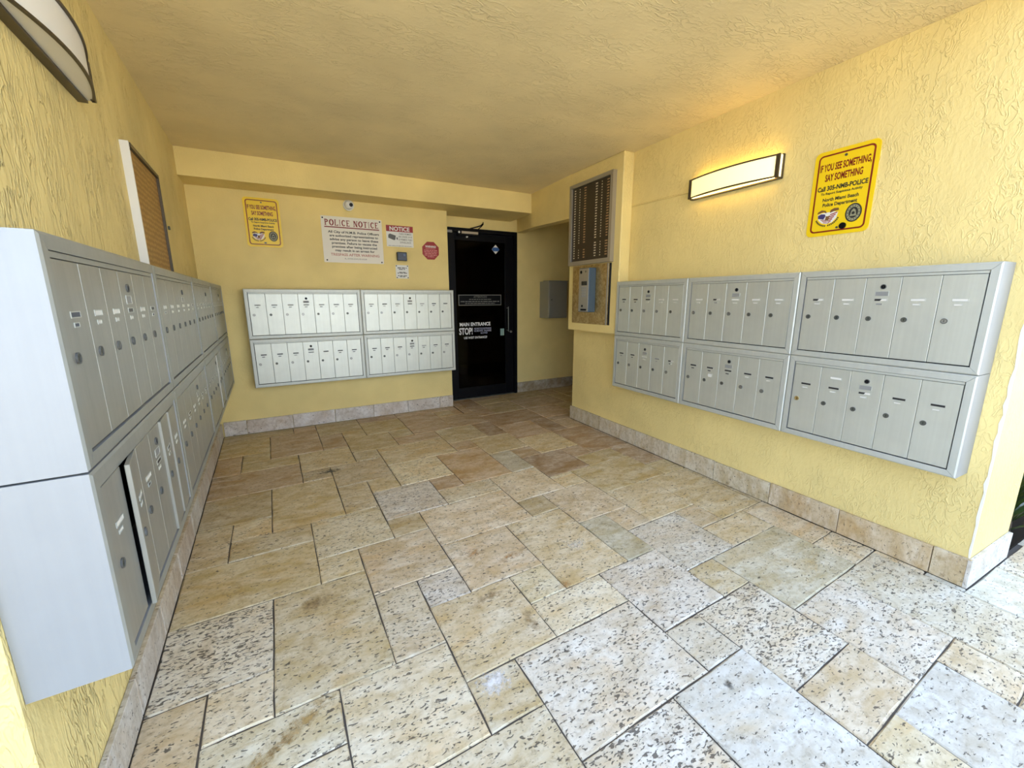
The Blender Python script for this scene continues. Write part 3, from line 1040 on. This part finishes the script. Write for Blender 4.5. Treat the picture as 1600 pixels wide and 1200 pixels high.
# ================================================================== SIGNS
def sign_yellow(loc, rz, label, knob):
    w, h = 0.318, 0.470
    root = empty('warning_sign', loc, rz)
    setp(root, label, 'sign', 'yellow police signs')
    obj('panel', slab(bmesh.new(), rrect(0, w, 0, h, .030), -0.004, -0.0005), MAT['sign_yellow'], root)
    bm = ring(bmesh.new(), rrect(.020, w - .020, .020, h - .020, .024), rrect(.0285, w - .0285, .0285, h - .0285, .017), -0.0046, -0.004)
    obj('border', bm, MAT['sign_red'], root)
    y = -0.0047
    bm = bmesh.new()
    text(bm, 'IF YOU SEE SOMETHING,', w / 2, h - .090, .036, y, .252, 0.032)
    text(bm, 'SAY SOMETHING', w / 2, h - .147, .036, y, .186, 0.032)
    obj('red_lettering', face_front(bm), MAT['sign_red'], root)
    bm = bmesh.new()
    text(bm, 'Call 305-NMB-POLICE', w / 2, h - .205, .024, y, .250, 0.035)
    text(bm, 'To Report Suspicious Activity', w / 2, h - .234, .012, y, .208, 0.03)
    text(bm, 'North Miami Beach', w / 2, h - .268, .018, y, .180, 0.03)
    text(bm, 'Police Department', w / 2, h - .297, .018, y, .174, 0.03)
    obj('black_lettering', face_front(bm), MAT['ink'], root)
    # eagle and flag emblem, lower left
    ex, ez = 0.105, 0.105
    em = obj('flag_emblem', None or slab(bmesh.new(), [(ex - .052, ez + .016), (ex - .046, ez - .012), (ex - .026, ez - .032), (ex, ez - .040), (ex + .028, ez - .034),
             (ex + .048, ez - .012), (ex + .054, ez + .020), (ex + .03, ez + .026), (ex, ez + .024), (ex - .03, ez + .024)], y, -0.004), MAT['white'], root)
    bm = bmesh.new()
    for k in range(5):
        z0 = ez + .014 - k * .011
        x1 = .050 - k * .007
        flat(bm, [(ex + .006, z0 - .010), (ex + x1, z0 + .002), (ex + x1, z0 + .008), (ex + .006, z0 - .004)], y - .0003)
    for k in range(3):
        z0 = ez - .016 - k * .008
        flat(bm, [(ex - .032 + .008 * k, z0), (ex + .004, z0 - .004), (ex + .004, z0 - .0005), (ex - .034 + .008 * k, z0 + .004)], y - .0003)
    obj('stripes', face_front(bm), MAT['red'], em)
    bm = bmesh.new()
    flat(bm, [(ex - .048, ez - .004), (ex - .018, ez - .012), (ex - .004, ez + .014), (ex - .034, ez + .020), (ex - .050, ez + .012)], y - .0003)
    obj('canton', face_front(bm), MAT['flag_blue'], em)
    bm = bmesh.new()
    flat(bm, [(ex - .056, ez + .022), (ex - .020, ez + .030), (ex - .010, ez + .022), (ex, ez + .014), (ex - .012, ez + .036), (ex - .034, ez + .042), (ex - .052, ez + .032)], y - .0005)
    flat(bm, [(ex + .012, ez + .020), (ex + .030, ez + .026), (ex + .058, ez + .030), (ex + .054, ez + .042), (ex + .032, ez + .044), (ex + .014, ez + .036)], y - .0005)
    flat(bm, [(ex - .010, ez - .020), (ex + .008, ez - .022), (ex + .014, ez + .006), (ex - .006, ez + .010)], y - .0005)
    obj('eagle', face_front(bm), MAT['eagle'], em)
    bm = bmesh.new()
    flat(bm, disc_pts(ex + .002, ez + .014, .011, 12, .014), y - .0007)
    obj('eagle_head', face_front(bm), MAT['white'], em)
    # curved motto under the flag
    bm = bmesh.new()
    for k in range(17):
        if k == 8: continue
        a = radians(206 + k * 8.2)
        px, pz = ex + .062 * cos(a), ez + .010 + .060 * sin(a)
        tx, tz = -sin(a), cos(a)
        q = .0032
        flat(bm, [(px - tx * q - cos(a) * .005, pz - tz * q - sin(a) * .005), (px + tx * q - cos(a) * .005, pz + tz * q - sin(a) * .005),
                  (px + tx * q + cos(a) * .004, pz + tz * q + sin(a) * .004), (px - tx * q + cos(a) * .004, pz - tz * q + sin(a) * .004)], y)
    obj('motto', face_front(bm), MAT['ink'], em)
    # police seal, lower right
    sx_, sz_ = 0.236, 0.108
    se = obj('seal', slab(bmesh.new(), disc_pts(sx_, sz_, .050, 24, .040), y, -0.004), MAT['ink'], root)
    bm = ring(bmesh.new(), disc_pts(sx_, sz_, .043, 24, .033), disc_pts(sx_, sz_, .030, 24, .023), y - .0004, y)
    flat(bm, [(sx_ - .016, sz_ - .018), (sx_ + .016, sz_ - .018), (sx_ + .010, sz_ + .012), (sx_, sz_ + .022), (sx_ - .010, sz_ + .012)], y - .0004)
    obj('seal_ring', face_front(bm), MAT['sealgrey'], se)
    bm = bmesh.new()
    for k in range(14):
        a = 2 * pi * k / 14
        px, pz = sx_ + .028 * cos(a), sz_ + .0365 * sin(a)
        flat(bm, [(px - .002, pz - .003), (px + .002, pz - .003), (px + .002, pz + .003), (px - .002, pz + .003)], y - .0007)
    flat(bm, disc_pts(sx_, sz_ - .002, .008, 10), y - .0007)
    obj('seal_detail', face_front(bm), MAT['ink'], se)
    obj('screw', slab(bmesh.new(), disc_pts(w / 2, h - .043, .007, 12), -0.008, -0.004), MAT['steel'], root)
    if knob:
        obj('bolt_head', slab(bmesh.new(), disc_pts(.193, .044, .017, 16), -0.013, -0.004), MAT['black'], root)
        obj('screw', slab(bmesh.new(), disc_pts(.163, .039, .006, 10), -0.008, -0.004), MAT['steel'], root)
    else:
        obj('screw', slab(bmesh.new(), disc_pts(w / 2, .040, .008, 12, .012), -0.008, -0.004), MAT['steel'], root)
    return root


sign_yellow((RW, 1.5625, 1.777), ROT_R, 'large yellow police sign beside the lit wall lamp', True)
sign_yellow(BP(-0.379) + (1.943,), ROT_B, 'yellow police sign on the back wall above the mailboxes', False)

# serif capitals for the police notice title
def serif(bm, ch, x, z, w, h, y):
    s, t, sf = w * .25, h * .11, w * .10          # stem, thin stroke, serif overhang
    R = lambda x0, x1, z0, z1: flat(bm, [(x + x0, z + z0), (x + x1, z + z0), (x + x1, z + z1), (x + x0, z + z1)], y)

    def stem(x0, x1=None):
        x1 = x0 + s if x1 is None else x1
        R(x0, x1, 0, h)
        R(x0 - sf, x1 + sf, 0, t * .7)
        R(x0 - sf, x1 + sf, h - t * .7, h)

    def arc(cx, cz, rx, rz, a0, a1, th=s, n=14):
        for k in range(n):
            a, b = radians(a0 + (a1 - a0) * k / n), radians(a0 + (a1 - a0) * (k + 1) / n)
            ka, kb = (th * abs(cos(a)) + t * abs(sin(a))), (th * abs(cos(b)) + t * abs(sin(b)))
            P = lambda an, q: (x + cx + (rx - q) * cos(an), z + cz + (rz - q) * sin(an))
            flat(bm, [P(a, 0), P(b, 0), P(b, kb), P(a, ka)], y)
    if ch == 'P':
        stem(sf); arc(sf + s, h * .73, w * .60, h * .27, -90, 90); R(sf + s, sf + s + w * .05, h - t, h)
    elif ch == 'O':
        arc(w / 2, h / 2, w / 2, h * .52, 0, 360, n=24)
    elif ch == 'L':
        stem(sf); R(sf, w, 0, t); R(w - t, w, 0, h * .25)
    elif ch == 'I':
        stem(w / 2 - s / 2)
    elif ch == 'C':
        arc(w / 2, h / 2, w / 2, h * .52, 45, 315, n=20); R(w * .88, w * .95, h * .68, h * .98)
    elif ch == 'E':
        stem(sf); R(sf, w * .95, 0, t); R(sf, w * .92, h - t, h); R(sf, w * .7, h * .47, h * .47 + t); R(w * .88, w * .95, 0, h * .24); R(w * .85, w * .92, h * .76, h)
    elif ch == 'N':
        stem(sf, sf + t); stem(w - sf - t, w - sf)
        flat(bm, [(x + sf, z + h), (x + sf + s * 1.2, z + h), (x + w - sf, z), (x + w - sf - s * 1.0, z)], y)
    elif ch == 'T':
        stem(w / 2 - s / 2); R(0, w, h - t, h); R(0, w * .07, h * .72, h); R(w * .93, w, h * .72, h)


def title(bm, s, x0, x1, z, h, y):
    wd = {'I': .55, ' ': .55, 'O': 1.15, 'C': 1.0, 'N': 1.1, 'P': .95, 'L': .9, 'E': .9, 'T': 1.0}
    gap = .14
    tot = sum(wd[c] for c in s) + gap * (len(s) - 1)
    k = (x1 - x0) / tot
    x = x0
    for c in s:
        if c != ' ': serif(bm, c, x, z, wd[c] * k, h, y)
        x += (wd[c] + gap) * k


w, h = 0.640, 0.484
root = setp(empty('notice_board', BP(0.319) + (1.815,), ROT_B), 'large white police notice board under the small security camera', 'sign')
obj('panel', slab(bmesh.new(), rrect(0, w, 0, h, .008, 3), -0.005, -0.0005), MAT['offwhite'], root)
bm = bmesh.new(); y = -0.0056
title(bm, 'POLICE NOTICE', .034, w - .040, h - .096, .063, y)
flat(bm, [(.030, h - .117), (w - .032, h - .117), (w - .032, h - .106), (.030, h - .106)], y)
obj('red_lettering', face_front(bm), MAT['sign_red'], root)
bm = bmesh.new()
for k, (s, ww) in enumerate([('All City of N.M.B. Police Officers', .540), ('are authorized representatives to', .515), ('advise any person to leave these', .515),
                             ('premises. Failure to vacate the', .480), ('premises after being instructed', .480), ('may result in an arrest for', .420)]):
    text(bm, s, w / 2 + .012, h - .160 - k * .0385, .0235, y, ww, 0.028)
obj('black_lettering', face_front(bm), MAT['ink'], root)
bm = bmesh.new()
text(bm, 'TRESPASS AFTER WARNING', w / 2 + .012, .086, .027, y, .520, 0.018)
obj('faded_lettering', face_front(bm), MAT['fade_red'], root)
bm = bmesh.new()
text(bm, 'FL. STATE STATUTE 810.09', w / 2 + .012, .044, .014, y, .235, 0.004)
obj('small_lettering', face_front(bm), MAT['ink_grey'], root)
for px, pz in ((.018, h - .022), (w - .022, h - .022), (.030, .024), (w - .024, .018)):
    obj('screw', slab(bmesh.new(), disc_pts(px, pz, .008, 10), -0.009, -0.005), MAT['black'], root)

w, h = 0.314, 0.236
root = setp(empty('surveillance_sign', BP(1.006) + (2.018,), ROT_B), 'small white notice sign with dark red header strip and camera picture', 'sign')
obj('panel', BX(0, w, -0.004, -0.0005, 0, h), MAT['white'], root)
y = -0.0046
bm = bmesh.new(); flat(bm, [(0, h - .068), (w, h - .068), (w, h), (0, h)], y + .0003)
obj('header_strip', face_front(bm), MAT['red'], root)
bm = bmesh.new(); text(bm, 'NOTICE', w / 2, h - .035, .044, y - .0002, .235, 0.03)
obj('white_lettering', face_front(bm), MAT['white'], root)
bm = bmesh.new()
for k, (s, ww) in enumerate([('THESE PREMISES', .150), ('ARE UNDER 24 HR', .165), ('OF PREMISES VIDEO', .165), ('SURVEILLANCE', .132)]):
    text(bm, s, w * .70, h - .090 - k * .0315, .020, y, ww, 0.004)
obj('black_lettering', face_front(bm), MAT['ink_grey'], root)
bm = bmesh.new()
flat(bm, [(.022, h - .106), (.040, h - .092), (.108, h - .112), (.100, h - .158), (.086, h - .164), (.020, h - .140)], y)
flat(bm, [(.112, h - .136), (.120, h - .160), (.132, h - .150), (.126, h - .128)], y)
obj('camera_picture', face_front(bm), MAT['ink_grey'], root)
bm = bmesh.new(); dashes(bm, w / 2, .010, w * .9, .006, y, random.Random(2))
obj('fine_print', face_front(bm), MAT['plate_grey'], root)

r = 0.104
root = setp(empty('octagon_sign', BP(1.531) + (1.993,), ROT_B), 'dark red octagonal warning sign left of the black door', 'sign')
oc = lambda r: [(r / cos(pi / 8) * cos(pi / 8 + k * pi / 4), r / cos(pi / 8) * sin(pi / 8 + k * pi / 4)) for k in range(8)]
obj('panel', slab(bmesh.new(), oc(r), -0.004, -0.0005), MAT['red'], root)
bm = bmesh.new(); y = -0.0046
text(bm, 'WARNING!', 0, .048, .024, y, .135, 0.03)
obj('white_lettering', face_front(bm), MAT['white'], root)
bm = bmesh.new(); rng = random.Random(3)
for k, ww in enumerate((.125, .165, .165, .150, .155, .080)):
    dashes(bm, 0, .022 - k * .0185, ww, .0075 if k else .005, y, rng)
obj('fine_print', face_front(bm), mat('pink_print', srgb(222, 150, 146), 0.5), root)

w, h = 0.153, 0.155
root = setp(empty('contact_sign', BP(1.091) + (1.656,), ROT_B), 'small square white sign with four dark screws under black reader', 'sign')
obj('panel', BX(0, w, -0.004, -0.0005, 0, h), MAT['white'], root)
bm = bmesh.new(); rng = random.Random(9)
for zz, ww, hh in ((.122, .110, .011), (.105, .080, .009), (.073, .075, .008), (.062, .115, .009), (.032, .110, .009), (.020, .066, .008)):
    dashes(bm, w / 2, zz, ww, hh, y, rng)
obj('fine_print', face_front(bm), MAT['ink_grey'], root)
for px, pz in ((.009, h - .010), (w - .012, h - .010), (.012, .010), (w - .010, .010)):
    obj('screw', slab(bmesh.new(), disc_pts(px, pz, .0065, 10), -0.008, -0.004), MAT['black'], root)

root = setp(empty('card_reader', BP(1.108) + (1.858,), ROT_B), 'small black box reader on wall between notice sign and square sign', 'reader')
obj('case', BX(0, .116, -0.045, -0.0005, 0, .098, .006), MAT['blackplastic'], root)
obj('sensor_window', BX(.072, .100, -0.0465, -0.044, .050, .082, .001), mat('sensor_window', srgb(48, 54, 70), 0.15), root)

# turret camera
root = setp(empty('security_camera', BP(0.613) + (2.424,), ROT_B), 'small round white security camera below the beam', 'camera')
bm = bmesh.new()
slab(bm, disc_pts(0, 0, .056, 24), -0.022, -0.0005)
obj('base', bm, MAT['white'], root)
bm = bmesh.new()
bmesh.ops.create_uvsphere(bm, u_segments=24, v_segments=14, radius=.048)
bmesh.ops.translate(bm, verts=bm.verts[:], vec=(0, -0.036, 0))
smooth(obj('ball', bm, MAT['white'], root))
bm = slab(bmesh.new(), disc_pts(.016, -.006, .019, 20), -0.088, -0.072)
obj('lens', bm, MAT['blackplastic'], root)

# ================================================================== WALL LAMPS
def sconce(loc, rz, label, lit):
    root = setp(empty('wall_lamp', loc, rz), label, 'lamp', 'bow-fronted wall lamps')
    L, H = 0.685, 0.138
    N = 20
    d0, d1 = 0.046, 0.098
    prof = [(L * k / N, -(d0 + (d1 - d0) * (1 - ((2 * k / N) - 1) ** 2))) for k in range(N + 1)]
    obj('back_plate', BX(0.004, L - .004, -0.012, -0.0005, 0.004, H - .004), MAT['bronze'], root)
    # diffuser: bowed front, flat top and bottom
    bm = bmesh.new()
    lo = [bm.verts.new((x, yv + .004, .004)) for x, yv in prof]
    hi = [bm.verts.new((x, yv + .004, H - .004)) for x, yv in prof]
    lb = [bm.verts.new((x, -0.012, .004)) for x, yv in prof]
    hb = [bm.verts.new((x, -0.012, H - .004)) for x, yv in prof]
    for k in range(N):
        bm.faces.new((lo[k], lo[k + 1], hi[k + 1], hi[k]))
        bm.faces.new((lb[k], lb[k + 1], lo[k + 1], lo[k]))
        bm.faces.new((hi[k], hi[k + 1], hb[k + 1], hb[k]))
    bm.faces.new((lo[0], hi[0], hb[0], lb[0])); bm.faces.new((lo[N], lb[N], hb[N], hi[N]))
    bmesh.ops.recalc_face_normals(bm, faces=bm.faces[:])
    obj('diffuser', bm, MAT['diffuser_lit' if lit else 'diffuser'], root)
    for nm, z0, z1 in (('bottom_rail', 0.0, .009), ('top_rail', H - .009, H)):
        bm = bmesh.new()
        rows = []
        for x, yv in prof:
            rows.append([bm.verts.new(q) for q in ((x, yv - .003, z0), (x, yv - .003, z1), (x, yv + .005, z1), (x, yv + .005, z0))])
        for a, b in zip(rows, rows[1:]):
            for k in range(4):
                bm.faces.new((a[k], b[k], b[(k + 1) % 4], a[(k + 1) % 4]))
        bm.faces.new(rows[0]); bm.faces.new(rows[-1][::-1])
        bmesh.ops.recalc_face_normals(bm, faces=bm.faces[:])
        obj(nm, bm, MAT['bronze'], root)
    for x0 in (0, L - .022):
        obj('end_bracket', BX(x0, x0 + .022, -d0 - .009, -d0 + .004, 0, H), MAT['bronze'], root)
    for x0 in (-.003, L - .009):
        obj('end_cap', BX(x0, x0 + .012, -0.020, -0.0005, -0.002, H + .002), MAT['bronze'], root)
    obj('wall_rail', BX(0, L, -0.030, -0.0005, -0.006, .0035), MAT['bronze'], root)
    if lit:                                          # the open slots above and below the front throw light on the wall
        for z in (.002, H - .0045):
            obj('light_slot', BX(.03, L - .03, -0.044, -0.0305, z, z + .0025), MAT['slot'], root)
    return root


sconce((RW, 2.437, 2.166), ROT_R, 'glowing bow-fronted wall lamp left of the large yellow sign', True)
sconce(LP(1.645) + (2.166,), ROT_L, 'unlit bow-fronted wall lamp high on the left wall', False)
# conduit running along the wall to the lamp
bm = tube(bmesh.new(), [(RW - .006, 3.106, 2.243), (RW - .006, 2.78, 2.236), (RW - .006, 2.442, 2.228)], .0065, 6)
setp(obj('lamp_cable', bm, MAT['stucco_right']), 'thin yellow painted cable running along the wall to lit lamp', 'cable')

# display board on the left wall
root = setp(empty('display_board', LP(2.868) + (1.575,), ROT_L), 'brown perforated display board with aluminium frame above left mailboxes', 'board')
w, h = 0.69, 0.615
obj('panel', BX(.014, w - .014, -0.024, -0.001, .014, h - .014), MAT['board'], root)
mw = mat('frame_skylit', srgb(224, 222, 214), 0.45)  # aluminium side facing the opening: its sky light is put into the colour
bm = bmesh.new(); box(bm, 0, .008, -0.036, -0.0005, 0, h); box(bm, .008, .024, -0.034, -0.028, 0.0, h)
st = obj('side_rail', bm, mw, root)
obj('screw', slab(bmesh.new(), disc_pts(.016, h - .035, .005, 10), -0.036, -0.034), MAT['black'], st)
obj('side_rail', BX(w - .014, w, -0.038, -0.0005, 0, h), MAT['bronze'], root)
obj('top_rail', BX(.025, w - .015, -0.038, -0.0005, h - .020, h), MAT['bronze'], root)
obj('bottom_rail', BX(.025, w - .015, -0.038, -0.0005, 0, .020), MAT['bronze'], root)
lkb = obj('cam_lock', slab(bmesh.new(), disc_pts(w - .007, .30, .012, 12), -0.055, -0.044), MAT['steel'], root)

# ================================================================== INTERCOM NICHE
XN = 2.716
root = setp(empty('resident_directory', (XN, 3.880, 1.757), ROT_R), 'dark framed resident directory with columns of names above the intercom', 'directory')
w, h = 0.685, 0.805
bm = bmesh.new()
ring(bm, [(0, 0), (w, 0), (w, h), (0, h)], [(.040, .040), (w - .036, .040), (w - .036, h - .036), (.040, h - .036)], -0.045, -0.0005)
obj('frame', bm, MAT['alu'], root)
obj('panel', BX(.040, w - .036, -0.030, -0.001, .040, h - .036), mat('directory_brown', srgb(46, 36, 24), 0.35), root)
rng = random.Random(11)
bw_, bo_ = bmesh.new(), bmesh.new()
for cx, cw, bmx in ((.085, .026, bw_), (.165, .014, bw_), (.255, .034, bo_), (.435, .030, bw_), (.515, .014, bw_), (.605, .036, bo_)):
    for k in range(28):
        if (k in (21,) and cx > .4) or (k in (22, 23) and .1 < cx < .3): continue
        z = h - .062 - k * .0247
        wq = cw * rng.uniform(.75, 1.15)
        flat(bmx, [(cx - wq / 2, z - .0055), (cx + wq / 2, z - .0055), (cx + wq / 2, z + .0055), (cx - wq / 2, z + .0055)], -0.0308)
setp(obj('listing', face_front(bw_), mat('list_white', srgb(206, 196, 170), 0.5), root), kind='stuff')
setp(obj('listing', face_front(bo_), mat('list_tan', srgb(178, 142, 104), 0.5), root), kind='stuff')
obj('lock', slab(bmesh.new(), disc_pts(w - .014, h - .03, .008, 10), -0.05, -0.045), MAT['chrome'], root)

root = setp(empty('intercom_plate', (XN, 3.832, 1.156), ROT_R), 'scratched gold-toned metal plate behind the blue grey intercom', 'plate')
obj('panel', BX(0.004, .590, -0.014, -0.0005, 0, .592, .002), MAT['plate'], root)
obj('edge_strip', BX(.574, .590, -0.020, -0.0142, 0, .592), MAT['alu'], root)
obj('edge_gap', BX(.592, .616, -0.006, -0.0005, 0, .592), MAT['dark'], root)
# intercom unit standing on the plate
root = setp(empty('intercom', (XN - .0142, 3.596, 1.279), ROT_R), 'blue grey entry intercom with silver face on the gold-toned plate', 'intercom')
w, h, d = .169, .436, .086
bm = bmesh.new()
box(bm, 0, w, -d, -0.0005, 0, h, .004)
obj('case', bm, MAT['intercom_blue'], root)
obj('face_plate', BX(.006, w - .006, -d - .004, -d, .006, h - .006, .001), MAT['alu'], root)
obj('speaker_hole', slab(bmesh.new(), disc_pts(.040, h - .040, .016, 14), -d - .006, -d - .004), MAT['black'], root)
obj('camera_hole', slab(bmesh.new(), disc_pts(.115, h - .036, .009, 12), -d - .006, -d - .004), MAT['steel'], root)
obj('display', BX(.050, .140, -d - .006, -d - .004, h - .170, h - .130, .001), MAT['blackplastic'], root)
bm = bmesh.new()
for r_ in range(4):
    for c in range(3):
        box(bm, .056 + c * .027, .076 + c * .027, -d - .007, -d - .004, .150 + r_ * .027, .170 + r_ * .027, .001)
obj('keypad', bm, mat('keypad_grey', srgb(150, 152, 150), 0.4), root)
obj('call_button', slab(bmesh.new(), disc_pts(.070, .060, .012, 12), -d - .007, -d - .004), MAT['black'], root)
obj('name_strip', BX(.045, .140, -d - .0055, -d - .004, .014, .032), MAT['black'], root)

# grey steel box in the passage
root = setp(empty('steel_wall_box', BP(3.300, 0, DOORP) + (1.125,), ROT_B), 'grey steel wall box in the dark passage right of the door', 'box')
w, h, d = .335, .535, .24
ms = mat('box_grey', srgb(150, 150, 140), 0.45, 0.3)
obj('case', BX(0, w, -d, -0.0005, 0, h, .003), ms, root)
obj('lid', BX(-.006, w + .006, -d - .010, -.10, h, h + .012, .002), ms, root)
dd = obj('door', BX(.014, w - .014, -d - .006, -d, .014, h - .014, .002), ms, root)
obj('keyhole', slab(bmesh.new(), disc_pts(.05, .27, .008, 10), -d - .009, -d - .006), MAT['dark'], dd)
obj('edge_strip', BX(w - .013, w - .002, -d - .008, -d, .004, h - .004), MAT['alu'], root)

# ================================================================== DOOR
s0, s1, hd = 1.760, 2.888, 2.334
root = setp(empty('door_1', BP(s0, 0, DOORP) + (0,), ROT_B), kind='structure')
W = s1 - s0
bm = bmesh.new()
box(bm, 0, .045, -0.03, .11, 0.0, hd)
box(bm, W - .045, W, -0.03, .11, 0.0, hd)
box(bm, .045, W - .045, -0.03, .11, hd - .05, hd)
obj('door_frame', bm, MAT['black'], root)
bm = bmesh.new()
gx0, gx1, gz0, gz1 = 1.955 - s0, 2.715 - s0, .16, 2.185
box(bm, .048, gx0, .012, .056, .012, hd - .053, .002)
box(bm, gx1, W - .048, .012, .056, .012, hd - .053, .002)
box(bm, gx0, gx1, .012, .056, .012, gz0, .002)
box(bm, gx0, gx1, .012, .056, gz1, hd - .053, .002)
lf = obj('door_leaf', bm, MAT['black'], root)
obj('glass_pane', BX(gx0, gx1, .030, .036, gz0, gz1), MAT['glass'], lf)
obj('threshold', BX(0.045, W - .045, -0.02, .10, 0.0, .011), MAT['steel'], root)
bm = bmesh.new()
tube(bm, [(2.737 - s0, -0.035, .94), (2.737 - s0, -0.035, 1.30)], .006, 8)
for zz in (.96, 1.28): tube(bm, [(2.737 - s0, -0.035, zz), (2.737 - s0, .012, zz)], .005, 6)
obj('pull_handle', bm, MAT['steel'], lf)
obj('lock_cylinder', slab(bmesh.new(), disc_pts(2.800 - s0, .935, .016, 14), -0.004, .012), MAT['chrome'], lf)
cl = obj('door_closer', BX(1.985 - s0, 2.285 - s0, -0.040, .012, 2.235, 2.305, .004), MAT['black'], lf)
obj('closer_plate', BX(2.035 - s0, 2.275 - s0, -0.0415, -0.040, 2.262, 2.292), mat('closer_tan', srgb(186, 172, 146), 0.5), cl)
obj('closer_screw', slab(bmesh.new(), disc_pts(2.000 - s0, 2.277, .014, 10), -0.0415, -0.040), MAT['plate_white'], cl)
obj('closer_screw', slab(bmesh.new(), disc_pts(2.125 - s0, 2.228, .012, 10), -0.010, .012), MAT['plate_white'], lf)
obj('hinge_tag', BX(1.832 - s0, 1.905 - s0, -0.0315, -0.030, 2.265, 2.297), MAT['plate_grey'], root)
# stickers on the pane
gy = .0292
bm = bmesh.new()
text(bm, 'MAIN ENTRANCE', 2.237 - s0, 1.062, .046, gy, .475, 0.03)
text(bm, 'STOP!', 2.090 - s0, .967, .088, gy, .205, 0.03)
text(bm, 'USE WEST ENTRANCE!', 2.237 - s0, .874, .030, gy, .360, 0.018)
obj('white_lettering', face_front(bm), MAT['white'], lf)
bm = bmesh.new()
text(bm, 'NO BICYCLE ENTRANCE', 2.352 - s0, .998, .024, gy, .268, 0.012)
text(bm, 'NO MOVING  DELIVERIES', 2.352 - s0, .966, .024, gy, .272, 0.012)
text(bm, 'ALLOWED', 2.370 - s0, .934, .022, gy, .110, 0.012)
obj('grey_lettering', face_front(bm), mat('ink_pale', srgb(170, 172, 190), 0.5), lf)
at = obj('attention_sticker', BX(1.990 - s0, 2.653 - s0, .0275, .0298, 1.322, 1.470), MAT['black'], lf)
bm = ring(bmesh.new(), [(1.990 - s0, 1.322), (2.653 - s0, 1.322), (2.653 - s0, 1.470), (1.990 - s0, 1.470)],
          [(1.999 - s0, 1.331), (2.644 - s0, 1.331), (2.644 - s0, 1.461), (1.999 - s0, 1.461)], .0270, .0275)
text(bm, 'ATTENTION!', 2.32 - s0, 1.440, .024, .0270, .205, 0.01)
rng = random.Random(4)
dashes(bm, 2.32 - s0, 1.406, .34, .010, .0270, rng)
dashes(bm, 2.32 - s0, 1.376, .60, .012, .0270, rng)
dashes(bm, 2.32 - s0, 1.350, .46, .010, .0270, rng)
obj('dim_lettering', face_front(bm), MAT['ink_dim'], at)
cx, cz, q = 2.572 - s0, 2.092, .062
dc = obj('diamond_decal', slab(bmesh.new(), [(cx, cz - q), (cx + q, cz), (cx, cz + q), (cx - q, cz)], gy - .0005, .0298), MAT['white'], lf)
bm = bmesh.new(); flat(bm, [(cx - q, cz), (cx - q * .55, cz - q * .42), (cx + q * .55, cz - q * .42), (cx + q, cz), (cx + q * .55, cz + q * .42), (cx - q * .55, cz + q * .42)], gy - .001)
obj('blue_band', face_front(bm), mat('decal_blue', srgb(48, 92, 150), 0.4), dc)
obj('latch_plate', BX(2.625 - s0, 2.684 - s0, -0.002, .012, .885, .985, .001), mat('latch_pale', srgb(150, 180, 168), 0.35, 0.3), lf)
# loose cable above the door
P3 = lambda s, off, z: BP(s, off, DOORP) + (z,)
bm = tube(bmesh.new(), [P3(2.16, .035, 2.33), P3(2.24, .05, 2.352), P3(2.31, .05, 2.375), P3(2.355, .03, 2.41), P3(2.37, .002, 2.43)], .008, 6)
tube(bm, [P3(2.28, .035, 2.33), P3(2.32, .045, 2.365), P3(2.36, .03, 2.40)], .006, 6)
setp(obj('door_cable', bm, MAT['blackplastic']), 'short black cable looping over the top of the black door', 'cable')

# ================================================================== PLANT AT THE OUTER CORNER
struct('soil', BX(3.385, 5.2, 0.60, 3.75, -0.30, 0.012), mat('dark_soil', srgb(30, 24, 16), 0.95, 0.0, **{'Specular IOR Level': 0.1}))
leafm = mat('leaf_green', srgb(58, 78, 34), 0.35)
rng = random.Random(21)
lm = []
for v in range(4):
    bm = bmesh.new()
    L = rng.uniform(.45, .7); droop = rng.uniform(.5, .95); up = rng.uniform(.7, 1.15)
    prev = None
    for k in range(8):
        t = k / 7
        x = L * t * cos(up * (1 - t * .6)); z = L * (sin(up) * t - droop * t * t * .75)
        wd = .020 * (1 - t) ** .5 * (0.55 + t * 1.2 if t < .4 else 1) + .001
        row = [bm.verts.new((x, -wd, z + wd * .5)), bm.verts.new((x, 0, z)), bm.verts.new((x, wd, z + wd * .5))]
        if prev:
            bm.faces.new((prev[0], row[0], row[1], prev[1])); bm.faces.new((prev[1], row[1], row[2], prev[2]))
        prev = row
    me = bpy.data.meshes.new('leaf'); bm.to_mesh(me); bm.free(); me.materials.append(leafm)
    lm.append(me)
for k, (px, py, lab, n) in enumerate([(3.60, .66, 'small dark green strappy plant tight against the end of the outer wall', 44), (4.62, 0.80, 'dark green strappy shrub farther along the planting bed beside the outer wall', 50)]):
    root = setp(empty('strappy_shrub', (px, py, .012)), lab, 'plant', 'shrubs beside the outer wall')
    obj('stem', tube(bmesh.new(), [(0, 0, 0), (0.01, 0, .08), (0, .01, .40)], [.03, .028, .018], 7), mat('stem_brown', srgb(74, 60, 42), 0.8), root)
    for q in range(n):
        z = .02 + .38 * q / n
        l = obj('leaf', lm[q % 4], None, root, (0, 0, z), 0)
        a_ = q * 2.4 + rng.uniform(-.2, .2)
        if k == 0: a_ = -1.3 + 2.5 * ((q * .618) % 1.0)
        l.rotation_euler = (0, -rng.uniform(0, .45), a_)
        sc = rng.uniform(.6, .85); l.scale = (sc * .8, sc, sc)
